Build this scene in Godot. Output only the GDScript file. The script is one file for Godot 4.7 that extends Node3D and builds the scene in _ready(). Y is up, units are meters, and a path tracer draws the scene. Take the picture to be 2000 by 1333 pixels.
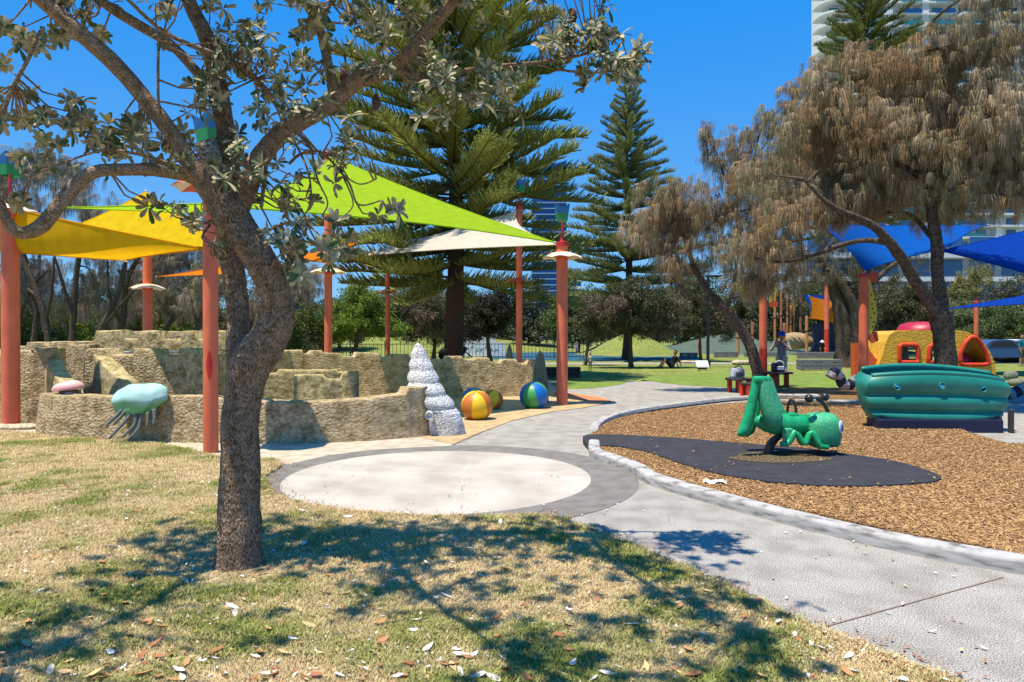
extends Node3D
# A seaside playground: banksia on a lawn, sand castle under shade sails, spring rider on bark mulch, pines and she-oaks behind.
const F := 1333.0      # focal length in photo pixels
const HOR := 660.0     # horizon row of the photo
const EYE := 1.6
var rng := RandomNumberGenerator.new()
var nz := FastNoiseLite.new()
var taken := {}
var M := {}

class MB:
	var v := PackedVector3Array()
	var c := PackedColorArray()
	var ix := PackedInt32Array()
	var col := Color(1, 1, 1)
	func p(a: Vector3) -> int:
		v.append(a); c.append(col); return v.size() - 1
	func t(a: int, b: int, d: int) -> void:
		ix.append(a); ix.append(b); ix.append(d)
	func q(a: int, b: int, d: int, e: int) -> void:
		t(a, b, d); t(a, d, e)
	func quad(a: Vector3, b: Vector3, d: Vector3, e: Vector3) -> void:
		var i := p(a); p(b); p(d); p(e); q(i, i + 1, i + 2, i + 3)
	func tri(a: Vector3, b: Vector3, d: Vector3) -> void:
		var i := p(a); p(b); p(d); t(i, i + 1, i + 2)
	func box(ctr: Vector3, s: Vector3, b := Basis()) -> void:
		var h := s * 0.5
		for f in 6:
			var ax := f / 2
			var sg := 1.0 if f % 2 == 0 else -1.0
			var n := Vector3(); n[ax] = sg
			var u := Vector3(); u[(ax + 1) % 3] = 1.0
			var w := Vector3(); w[(ax + 2) % 3] = sg
			quad(ctr + b * ((n - u - w) * h), ctr + b * ((n - u + w) * h), ctr + b * ((n + u + w) * h), ctr + b * ((n + u - w) * h))
	func rbox(ctr: Vector3, s: Vector3, r: float, b := Basis()) -> void:
		# box with rounded edges
		var h := s * 0.5
		for f in 6:
			var ax := f / 2
			var sg := 1.0 if f % 2 == 0 else -1.0
			var base := v.size()
			for i in 6:
				for j in 6:
					var g := Vector3()
					g[ax] = sg * h[ax]
					g[(ax + 1) % 3] = _rb(i, h[(ax + 1) % 3], r)
					g[(ax + 2) % 3] = _rb(j, h[(ax + 2) % 3], r) * sg
					var inner := Vector3(clampf(g.x, -h.x + r, h.x - r), clampf(g.y, -h.y + r, h.y - r), clampf(g.z, -h.z + r, h.z - r))
					p(ctr + b * (inner + (g - inner).normalized() * r))
			for i in 5:
				for j in 5:
					var k := base + i * 6 + j
					q(k, k + 1, k + 7, k + 6)
	func _rb(i: int, h: float, r: float) -> float:
		return [-h, -h + r * 0.45, -h + r, h - r, h - r * 0.45, h][i]
	func grid(rows: int, cols: int, base: int, wrap := false) -> void:
		for i in rows - 1:
			for j in (cols if wrap else cols - 1):
				var k := base + i * cols + j
				var k2 := base + i * cols + (j + 1) % cols
				q(k, k2, k2 + cols, k + cols)
	func tube(pts: Array, rad: Array, n := 8, wob := 0.0, caps := true) -> void:
		var base := v.size()
		var up := Vector3(0.13, 0.2, 1).normalized()
		for i in pts.size():
			var d: Vector3 = (pts[mini(i + 1, pts.size() - 1)] - pts[maxi(i - 1, 0)]).normalized()
			var s := up.cross(d).normalized()
			up = d.cross(s).normalized()
			for k in n:
				var a := TAU * k / n
				var r: float = rad[i] * (1.0 + wob * sin(k * 2.3 + i * 1.7) * cos(k * 1.1 - i * 0.9))
				p(pts[i] + (s * cos(a) + up * sin(a)) * r)
		grid(pts.size(), n, base, true)
		if caps:
			for e in [0, pts.size() - 1]:
				var m := p(pts[e])
				for k in n:
					var a2: int = base + e * n + k
					var b2: int = base + e * n + (k + 1) % n
					if e == 0: t(m, b2, a2)
					else: t(m, a2, b2)
	func lathe(prof: Array, n: int, xf := Transform3D()) -> void:
		var base := v.size()
		for pr in prof:
			for k in n:
				var a := -TAU * k / n
				p(xf * Vector3(pr.x * cos(a), pr.y, pr.x * sin(a)))
		grid(prof.size(), n, base, true)
	func ball(ctr: Vector3, r: Vector3, b := Basis(), n := 14, e := 1.0) -> void:
		var base := v.size()
		for i in n / 2 + 1:
			var th := PI * i / (n / 2) - PI / 2
			for k in n:
				var a := -TAU * k / n
				var d := Vector3(_se(cos(th), e) * _se(cos(a), e), _se(sin(th), e), _se(cos(th), e) * _se(sin(a), e))
				p(ctr + b * (d * r))
		grid(n / 2 + 1, n, base, true)
	func _se(x: float, e: float) -> float:
		return signf(x) * pow(absf(x), e)
	func prism(poly: PackedVector2Array, depth: float, xf := Transform3D()) -> void:
		# polygon in xy, thickness along z
		var pl := poly
		if Geometry2D.is_polygon_clockwise(pl):
			pl = pl.duplicate(); pl.reverse()
		var tr := Geometry2D.triangulate_polygon(pl)
		for s in [1.0, -1.0]:
			var base := v.size()
			for a in pl:
				p(xf * Vector3(a.x, a.y, s * depth * 0.5))
			for i in range(0, tr.size(), 3):
				if s > 0: t(base + tr[i], base + tr[i + 2], base + tr[i + 1])
				else: t(base + tr[i], base + tr[i + 1], base + tr[i + 2])
		for i in pl.size():
			var a: Vector2 = pl[i]
			var b: Vector2 = pl[(i + 1) % pl.size()]
			quad(xf * Vector3(a.x, a.y, depth * 0.5), xf * Vector3(a.x, a.y, -depth * 0.5), xf * Vector3(b.x, b.y, -depth * 0.5), xf * Vector3(b.x, b.y, depth * 0.5))
	func mesh() -> ArrayMesh:
		var n := PackedVector3Array()
		n.resize(v.size())
		for i in range(0, ix.size(), 3):
			var a := v[ix[i]]
			var fn := (v[ix[i + 2]] - a).cross(v[ix[i + 1]] - a)
			n[ix[i]] += fn; n[ix[i + 1]] += fn; n[ix[i + 2]] += fn
		for i in n.size():
			n[i] = n[i].normalized() if n[i].length_squared() > 0.0 else Vector3.UP
		var arr := []
		arr.resize(Mesh.ARRAY_MAX)
		arr[Mesh.ARRAY_VERTEX] = v; arr[Mesh.ARRAY_NORMAL] = n; arr[Mesh.ARRAY_COLOR] = c; arr[Mesh.ARRAY_INDEX] = ix
		var m := ArrayMesh.new()
		m.add_surface_from_arrays(Mesh.PRIMITIVE_TRIANGLES, arr)
		return m

# ---------- placing ----------
func gp(px: float, py: float, y := 0.0) -> Vector3:      # where the ray of a photo pixel meets the plane at height y
	var d := (EYE - y) * F / (py - HOR)
	return Vector3((px - 1000.0) / F * d, y, -d)
func at(px: float, py: float, d: float) -> Vector3:      # the point at depth d on that ray
	return Vector3((px - 1000.0) / F * d, EYE - (py - HOR) / F * d, -d)
func rnd(a: float, b: float) -> float:
	return rng.randf_range(a, b)
func numbered(called: String) -> String:
	taken[called] = taken.get(called, -1) + 1
	return called if taken[called] == 0 else "%s_%03d" % [called, taken[called]]
func tag(o: Node, label: String, category: String, group := "") -> Node:
	o.set_meta("label", label); o.set_meta("category", category)
	if group: o.set_meta("group", group)
	return o
func thing(called: String, label: String, category: String, pos := Vector3.ZERO, turn := 0.0, group := "") -> Node3D:
	var o := Node3D.new()
	o.name = numbered(called); add_child(o)
	o.position = pos; o.rotation.y = turn
	return tag(o, label, category, group)
func part(called: String, mb, mat: Material, parent: Node) -> MeshInstance3D:
	var o := MeshInstance3D.new()
	o.name = called; o.mesh = mb.mesh() if mb is MB else mb; o.material_override = mat
	parent.add_child(o, true)
	return o
func wpart(called: String, mb: MB, mat: Material, parent: Node3D) -> MeshInstance3D:   # geometry given in world coordinates
	var inv := parent.transform.affine_inverse()
	for i in mb.v.size(): mb.v[i] = inv * mb.v[i]
	return part(called, mb, mat, parent)
func struct(called: String, mb, mat: Material) -> MeshInstance3D:
	var o := part(numbered(called), mb, mat, self)
	o.set_meta("kind", "structure")
	return o
func multi(called: String, mesh: Mesh, mat: Material, xfs: Array, cols: Array, parent: Node) -> MultiMeshInstance3D:
	var mm := MultiMesh.new()
	mm.transform_format = MultiMesh.TRANSFORM_3D
	mm.use_colors = true
	mm.mesh = mesh
	mm.instance_count = xfs.size()
	var b := PackedFloat32Array()
	b.resize(xfs.size() * 16)
	var k := 0
	for i in xfs.size():
		var x: Transform3D = xfs[i]
		var cl: Color = cols[i]
		b[k] = x.basis.x.x; b[k + 1] = x.basis.y.x; b[k + 2] = x.basis.z.x; b[k + 3] = x.origin.x
		b[k + 4] = x.basis.x.y; b[k + 5] = x.basis.y.y; b[k + 6] = x.basis.z.y; b[k + 7] = x.origin.y
		b[k + 8] = x.basis.x.z; b[k + 9] = x.basis.y.z; b[k + 10] = x.basis.z.z; b[k + 11] = x.origin.z
		b[k + 12] = cl.r; b[k + 13] = cl.g; b[k + 14] = cl.b; b[k + 15] = 1.0
		k += 16
	mm.buffer = b
	var o := MultiMeshInstance3D.new()
	o.name = called; o.multimesh = mm; o.material_override = mat
	parent.add_child(o, true)
	o.set_meta("kind", "stuff")
	return o

# ---------- materials ----------
func lin(r: float, g: float, b: float) -> Color:
	return Color(r, g, b).linear_to_srgb()
func noise_tex(freq: float, ramp: Array, size := 512, kind := FastNoiseLite.TYPE_SIMPLEX_SMOOTH, octaves := 4, sd := 1) -> NoiseTexture2D:
	var n := FastNoiseLite.new()
	n.seed = sd; n.noise_type = kind; n.frequency = freq
	n.fractal_octaves = octaves
	n.fractal_type = FastNoiseLite.FRACTAL_FBM if octaves > 1 else FastNoiseLite.FRACTAL_NONE
	var t := NoiseTexture2D.new()
	t.width = size; t.height = size; t.seamless = true; t.noise = n
	if ramp.size():
		var g := Gradient.new()
		var offs := PackedFloat32Array()
		var cs := PackedColorArray()
		for r in ramp: offs.append(r[0]); cs.append(r[1])
		g.offsets = offs; g.colors = cs
		t.color_ramp = g
	return t
func mat(c: Color, rough := 0.8, spec := 0.5) -> StandardMaterial3D:
	var m := StandardMaterial3D.new()
	m.albedo_color = c; m.roughness = rough; m.metallic_specular = spec
	return m
func vmat(rough := 0.8, spec := 0.5, back := 0.0) -> StandardMaterial3D:
	var m := mat(Color.WHITE, rough, spec)
	m.vertex_color_use_as_albedo = true
	if back > 0.0: m.backlight_enabled = true; m.backlight = Color(back, back, back).linear_to_srgb()
	return m
func tex(m: StandardMaterial3D, t: Texture2D, scale: Vector3, bump: Texture2D = null, cm := 0.0) -> StandardMaterial3D:
	m.albedo_texture = t
	m.uv1_triplanar = true; m.uv1_world_triplanar = true; m.uv1_scale = scale
	if bump: m.heightmap_enabled = true; m.heightmap_texture = bump; m.heightmap_scale = cm
	return m
func coarse(m: StandardMaterial3D, t: Texture2D, scale: float) -> StandardMaterial3D:   # a second, larger pattern multiplied in
	m.detail_enabled = true; m.detail_albedo = t; m.detail_blend_mode = BaseMaterial3D.BLEND_MODE_MUL
	m.detail_uv_layer = BaseMaterial3D.DETAIL_UV_2
	m.uv2_triplanar = true; m.uv2_world_triplanar = true; m.uv2_scale = Vector3.ONE * scale
	return m

func make_materials() -> void:
	var CELL := FastNoiseLite.TYPE_CELLULAR
	var patch := noise_tex(0.012, [[0.2, Color(0.88, 0.87, 0.86)], [0.55, Color(0.96, 0.96, 0.95)], [0.8, Color(1, 1, 1)]], 512, FastNoiseLite.TYPE_SIMPLEX_SMOOTH, 5, 3)
	var grey_bump := noise_tex(0.03, [], 512, FastNoiseLite.TYPE_SIMPLEX_SMOOTH, 5, 4)
	var speck := noise_tex(0.11, [[0.25, lin(0.14, 0.132, 0.12)], [0.42, lin(0.315, 0.3, 0.27)], [0.58, lin(0.375, 0.358, 0.325)], [0.74, lin(0.55, 0.53, 0.48)]], 1024, FastNoiseLite.TYPE_SIMPLEX, 3, 5)
	M.concrete = coarse(tex(mat(Color.WHITE, 0.9, 0.3), speck, Vector3.ONE * 0.7), patch, 0.35)
	M.grey_ring = coarse(tex(mat(lin(0.6, 0.6, 0.61), 0.9, 0.3), speck, Vector3.ONE * 0.9), patch, 0.5)
	var white_speck := noise_tex(0.13, [[0.24, lin(0.16, 0.14, 0.12)], [0.38, lin(0.49, 0.45, 0.385)], [0.58, lin(0.56, 0.515, 0.45)], [0.75, lin(0.66, 0.62, 0.55)]], 1024, FastNoiseLite.TYPE_SIMPLEX, 3, 7)
	M.white_disc = coarse(tex(mat(Color.WHITE, 0.9, 0.3), white_speck, Vector3.ONE * 0.8), patch, 0.17)
	var kerb_t := noise_tex(0.02, [[0.2, lin(0.17, 0.16, 0.145)], [0.36, lin(0.33, 0.32, 0.3)], [0.5, lin(0.4, 0.39, 0.37)], [0.9, lin(0.46, 0.45, 0.43)]], 512, FastNoiseLite.TYPE_SIMPLEX, 5, 8)
	M.kerb = tex(mat(Color.WHITE, 0.9, 0.3), kerb_t, Vector3(0.4, 1.4, 0.4))
	M.tan_rubber = coarse(tex(mat(Color.WHITE, 0.9, 0.3), noise_tex(0.2, [[0.2, lin(0.36, 0.25, 0.13)], [0.7, lin(0.6, 0.45, 0.26)]], 512, FastNoiseLite.TYPE_SIMPLEX, 3, 9), Vector3.ONE * 0.8), patch, 0.4)
	M.pale_slab = coarse(tex(mat(Color.WHITE, 0.9, 0.3), noise_tex(0.2, [[0.2, lin(0.4, 0.34, 0.26)], [0.7, lin(0.6, 0.53, 0.42)]], 512, FastNoiseLite.TYPE_SIMPLEX, 3, 10), Vector3.ONE * 0.8), patch, 0.5)
	M.orange_rubber = tex(mat(Color.WHITE, 0.9, 0.3), noise_tex(0.2, [[0.2, lin(0.4, 0.14, 0.06)], [0.8, lin(0.55, 0.24, 0.11)]], 256, FastNoiseLite.TYPE_SIMPLEX, 3, 11), Vector3.ONE * 0.8)
	M.black_rubber = coarse(tex(mat(Color.WHITE, 0.85, 0.4), noise_tex(0.25, [[0.2, lin(0.018, 0.018, 0.024)], [0.65, lin(0.045, 0.045, 0.055)], [0.9, lin(0.14, 0.13, 0.13)]], 1024, FastNoiseLite.TYPE_SIMPLEX, 3, 12), Vector3.ONE * 0.8), patch, 0.5)
	M.turf = coarse(tex(mat(Color.WHITE, 0.95, 0.2), noise_tex(0.15, [[0.2, lin(0.1, 0.16, 0.03)], [0.8, lin(0.27, 0.36, 0.08)]], 512, FastNoiseLite.TYPE_SIMPLEX, 3, 13), Vector3.ONE * 0.6), patch, 0.2)
	M.far_grass = coarse(tex(mat(Color.WHITE, 0.95, 0.2), noise_tex(0.05, [[0.25, lin(0.12, 0.17, 0.03)], [0.5, lin(0.21, 0.25, 0.06)], [0.8, lin(0.34, 0.33, 0.12)]], 512, FastNoiseLite.TYPE_SIMPLEX, 5, 14), Vector3.ONE * 0.12), patch, 0.04)
	M.soil = coarse(tex(mat(Color.WHITE, 0.95, 0.2), noise_tex(0.06, [[0.2, lin(0.2, 0.15, 0.08)], [0.45, lin(0.42, 0.32, 0.17)], [0.8, lin(0.58, 0.46, 0.27)]], 1024, FastNoiseLite.TYPE_SIMPLEX, 5, 15), Vector3.ONE * 0.5), patch, 0.3)
	M.mulch = coarse(tex(mat(Color.WHITE, 0.95, 0.2), noise_tex(0.12, [[0.2, lin(0.11, 0.055, 0.022)], [0.45, lin(0.3, 0.17, 0.07)], [0.8, lin(0.46, 0.29, 0.14)]], 1024, CELL, 3, 16), Vector3.ONE * 0.9, noise_tex(0.1, [], 512, CELL, 2, 17), 2.0), patch, 0.25)
	M.blue_rubber = coarse(tex(mat(Color.WHITE, 0.9, 0.3), noise_tex(0.03, [[0.3, lin(0.015, 0.06, 0.12)], [0.6, lin(0.03, 0.12, 0.18)], [0.8, lin(0.05, 0.2, 0.22)]], 512, FastNoiseLite.TYPE_SIMPLEX, 4, 18), Vector3.ONE * 0.2), patch, 0.2)
	M.green_mound = coarse(tex(mat(Color.WHITE, 0.9, 0.3), noise_tex(0.05, [[0.3, lin(0.06, 0.1, 0.08)], [0.7, lin(0.12, 0.17, 0.13)]], 512, FastNoiseLite.TYPE_SIMPLEX, 4, 19), Vector3.ONE * 0.3), patch, 0.2)
	M.red_rubber = tex(mat(Color.WHITE, 0.9, 0.3), noise_tex(0.1, [[0.2, lin(0.16, 0.07, 0.05)], [0.8, lin(0.26, 0.13, 0.1)]], 256, FastNoiseLite.TYPE_SIMPLEX, 4, 20), Vector3.ONE * 0.4)
	# sand castle render: trowelled cement, stained
	var carve := noise_tex(0.022, [], 1024, FastNoiseLite.TYPE_SIMPLEX, 6, 21)
	var castle_t := noise_tex(0.02, [[0.12, lin(0.3, 0.22, 0.125)], [0.38, lin(0.47, 0.365, 0.22)], [0.6, lin(0.55, 0.435, 0.27)], [0.85, lin(0.62, 0.51, 0.34)]], 1024, FastNoiseLite.TYPE_SIMPLEX, 6, 22)
	var stain := noise_tex(0.02, [[0.2, Color(0.72, 0.71, 0.64)], [0.5, Color(0.94, 0.93, 0.9)], [0.8, Color(1, 1, 1)]], 512, FastNoiseLite.TYPE_SIMPLEX, 5, 23)
	M.castle = coarse(tex(mat(Color.WHITE, 0.95, 0.2), castle_t, Vector3(0.5, 0.7, 0.5), carve, 3.0), stain, 0.35)
	M.castle_smooth = coarse(tex(mat(lin(0.95, 0.98, 0.9), 0.95, 0.2), castle_t, Vector3.ONE * 0.5, grey_bump, 1.5), stain, 0.35)
	M.bark = coarse(tex(mat(Color.WHITE, 0.95, 0.2), noise_tex(0.03, [[0.24, lin(0.13, 0.085, 0.06)], [0.42, lin(0.36, 0.25, 0.18)], [0.6, lin(0.52, 0.38, 0.285)], [0.82, lin(0.65, 0.52, 0.41)]], 1024, FastNoiseLite.TYPE_SIMPLEX, 6, 24), Vector3(2.4, 0.9, 2.4), noise_tex(0.035, [], 1024, CELL, 4, 25), 5.0), stain, 1.1)
	M.limb_bark = coarse(tex(mat(Color.WHITE, 0.9, 0.25), noise_tex(0.04, [[0.2, lin(0.17, 0.112, 0.08)], [0.5, lin(0.38, 0.265, 0.19)], [0.85, lin(0.55, 0.42, 0.32)]], 512, FastNoiseLite.TYPE_SIMPLEX, 6, 26), Vector3(3, 3, 3), noise_tex(0.05, [], 512, CELL, 3, 27), 2.0), stain, 1.3)
	M.oak_bark = coarse(tex(mat(Color.WHITE, 0.95, 0.2), noise_tex(0.03, [[0.2, lin(0.05, 0.037, 0.03)], [0.5, lin(0.17, 0.13, 0.105)], [0.85, lin(0.34, 0.28, 0.235)]], 512, FastNoiseLite.TYPE_SIMPLEX, 6, 28), Vector3(3, 0.7, 3), noise_tex(0.04, [], 512, CELL, 3, 29), 6.0), stain, 0.7)
	M.pine_bark = tex(mat(Color.WHITE, 0.95, 0.2), noise_tex(0.03, [[0.2, lin(0.035, 0.02, 0.015)], [0.5, lin(0.115, 0.07, 0.05)], [0.85, lin(0.24, 0.16, 0.12)]], 512, FastNoiseLite.TYPE_SIMPLEX, 6, 30), Vector3(0.8, 1.6, 0.8), carve, 5.0)
	M.leaf = vmat(0.65, 0.3, 0.35)
	M.needle = vmat(0.75, 0.3, 0.45)
	M.grass = vmat(0.8, 0.25, 0.3)
	M.chip = vmat(0.9, 0.2)
	var faded := noise_tex(0.02, [[0.2, Color(0.92, 0.92, 0.92)], [0.6, Color(0.98, 0.98, 0.98)], [0.8, Color(1, 1, 1)]], 256, FastNoiseLite.TYPE_SIMPLEX, 5, 31)
	M.pole = tex(mat(lin(0.76, 0.175, 0.085), 0.55, 0.4), faded, Vector3(0.8, 0.3, 0.8))
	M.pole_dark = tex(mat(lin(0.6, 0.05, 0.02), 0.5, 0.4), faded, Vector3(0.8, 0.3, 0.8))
	M.red = mat(lin(0.5, 0.02, 0.02), 0.4, 0.5)
	M.paint = vmat(0.45, 0.5)
	M.cloth = vmat(0.9, 0.2)
	M.green_plastic = tex(mat(lin(0.012, 0.37, 0.145), 0.35, 0.5), noise_tex(0.025, [[0.3, Color(0.8, 0.86, 0.82)], [0.6, Color(1, 1, 1)], [0.85, Color(1, 1, 1)]], 256, FastNoiseLite.TYPE_SIMPLEX, 5, 32), Vector3.ONE * 1.2)
	M.worn_green = tex(mat(lin(1, 1, 1), 0.6, 0.4), noise_tex(0.03, [[0.25, lin(0.02, 0.34, 0.14)], [0.55, lin(0.045, 0.36, 0.17)], [0.85, lin(0.2, 0.45, 0.3)]], 512, FastNoiseLite.TYPE_SIMPLEX, 5, 33), Vector3.ONE * 1.5)
	M.teal = tex(mat(lin(0.013, 0.22, 0.165), 0.45, 0.5), faded, Vector3.ONE * 0.7)
	M.navy = mat(lin(0.012, 0.015, 0.05), 0.5, 0.4)
	M.sea_blue = mat(lin(0.01, 0.14, 0.4), 0.4, 0.5)
	M.black = mat(lin(0.015, 0.015, 0.018), 0.4, 0.5)
	M.dark_metal = mat(lin(0.03, 0.025, 0.022), 0.45, 0.5)
	M.yellow = tex(mat(lin(0.72, 0.4, 0.03), 0.4, 0.5), faded, Vector3.ONE * 0.5, grey_bump, 1.5)
	M.orange_red = mat(lin(0.6, 0.09, 0.02), 0.45, 0.5)
	M.crimson = mat(lin(0.38, 0.015, 0.04), 0.45, 0.5)
	M.white_paint = coarse(tex(mat(Color.WHITE, 0.8, 0.3), noise_tex(0.03, [[0.18, lin(0.2, 0.19, 0.19)], [0.38, lin(0.6, 0.6, 0.6)], [0.55, lin(0.8, 0.8, 0.8)]], 512, FastNoiseLite.TYPE_SIMPLEX, 5, 34), Vector3.ONE * 1.6, grey_bump, 3.0), patch, 1.0)
	M.worn_white = tex(mat(Color.WHITE, 0.85, 0.3), noise_tex(0.04, [[0.3, lin(0.16, 0.14, 0.13)], [0.5, lin(0.45, 0.43, 0.41)], [0.75, lin(0.72, 0.71, 0.7)]], 512, FastNoiseLite.TYPE_SIMPLEX, 6, 35), Vector3.ONE * 1.4, carve, 3.0)
	M.stone = tex(mat(Color.WHITE, 0.9, 0.3), noise_tex(0.03, [[0.25, lin(0.11, 0.12, 0.085)], [0.6, lin(0.24, 0.25, 0.18)], [0.85, lin(0.36, 0.34, 0.26)]], 512, FastNoiseLite.TYPE_SIMPLEX, 5, 36), Vector3.ONE * 1.2, grey_bump, 4.0)
	M.pale_rock = tex(mat(Color.WHITE, 0.9, 0.3), noise_tex(0.03, [[0.25, lin(0.36, 0.3, 0.2)], [0.8, lin(0.66, 0.58, 0.42)]], 256, FastNoiseLite.TYPE_SIMPLEX, 5, 37), Vector3.ONE * 0.8, grey_bump, 4.0)
	M.timber = tex(mat(Color.WHITE, 0.9, 0.25), noise_tex(0.04, [[0.25, lin(0.11, 0.11, 0.12)], [0.8, lin(0.26, 0.26, 0.27)]], 256, FastNoiseLite.TYPE_SIMPLEX, 5, 38), Vector3(0.4, 4, 2))
	M.dark_timber = tex(mat(Color.WHITE, 0.9, 0.25), noise_tex(0.04, [[0.25, lin(0.03, 0.028, 0.03)], [0.8, lin(0.08, 0.075, 0.08)]], 256, FastNoiseLite.TYPE_SIMPLEX, 5, 39), Vector3(0.4, 4, 2))
	M.glass_teal = mat(lin(0.03, 0.22, 0.24), 0.08, 0.7)
	M.glass_blue = mat(lin(0.012, 0.07, 0.22), 0.08, 0.7)
	M.wall_white = mat(lin(0.72, 0.73, 0.74), 0.8, 0.3)
	M.steel = mat(lin(0.5, 0.52, 0.55), 0.45, 0.5)
	M.jelly = vmat(0.6, 0.4)
	M.grey_wash = tex(mat(lin(0.62, 0.64, 0.62), 0.8, 0.3), castle_t, Vector3.ONE * 2.0, grey_bump, 2.0)
	for s in [["sail_yellow", 0.82, 0.46, 0.01], ["sail_lemon", 0.86, 0.6, 0.012], ["sail_lime", 0.42, 0.66, 0.025], ["sail_cream", 0.85, 0.79, 0.66], ["sail_orange", 0.8, 0.24, 0.02], ["sail_blue", 0.006, 0.13, 0.62], ["sail_navy", 0.004, 0.06, 0.46]]:
		var m := tex(mat(lin(s[1], s[2], s[3]), 0.85, 0.2), faded, Vector3.ONE * 0.6)
		m.backlight_enabled = true
		m.backlight = Color(1, 1, 1)
		M[s[0]] = m

# ---------- ground ----------
func sheet(pts: Array, thick := 0.0) -> MB:      # flat polygon of world points, with a skirt of the given depth
	var pl := PackedVector2Array()
	for a in pts: pl.append(Vector2(a.x, a.z))
	var y: float = pts[0].y
	var mb := MB.new()
	var tr := Geometry2D.triangulate_polygon(pl)
	for a in pl: mb.p(Vector3(a.x, y, a.y))
	for i in range(0, tr.size(), 3):
		var a := pl[tr[i]]; var b := pl[tr[i + 1]]; var d := pl[tr[i + 2]]
		if (b - a).cross(d - a) > 0: mb.t(tr[i], tr[i + 1], tr[i + 2])
		else: mb.t(tr[i], tr[i + 2], tr[i + 1])
	if thick > 0.0:
		for i in pl.size():
			var a := pl[i]; var b := pl[(i + 1) % pl.size()]
			mb.quad(Vector3(a.x, y, a.y), Vector3(b.x, y, b.y), Vector3(b.x, y - thick, b.y), Vector3(a.x, y - thick, a.y))
	return mb
func pix(list: Array, y := 0.0) -> Array:
	var o := []
	for a in list: o.append(gp(a[0], a[1], y))
	return o
func smooth(pts: Array, n := 6) -> Array:       # Catmull-Rom through the points
	var o := []
	for i in pts.size() - 1:
		var p0 = pts[maxi(i - 1, 0)]; var p1 = pts[i]; var p2 = pts[i + 1]; var p3 = pts[mini(i + 2, pts.size() - 1)]
		for k in n: o.append(p1.cubic_interpolate(p2, p0, p3, float(k) / n))
	o.append(pts[-1])
	return o
func disc(c: Vector3, r0: float, r1: float, n := 72) -> MB:
	var mb := MB.new()
	for k in n:
		var a := TAU * k / n
		mb.p(c + Vector3(cos(a) * r0, 0, sin(a) * r0)); mb.p(c + Vector3(cos(a) * r1, 0, sin(a) * r1))
	for k in n:
		var i := k * 2; var j := ((k + 1) % n) * 2
		mb.q(i, i + 1, j + 1, j)
	return mb
var lawn_edge: PackedVector2Array
var mulch_area: PackedVector2Array
var rubber_area: PackedVector2Array
func flat(pts: Array) -> PackedVector2Array:
	var o := PackedVector2Array()
	for a in pts: o.append(Vector2(a.x, a.z))
	return o
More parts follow.
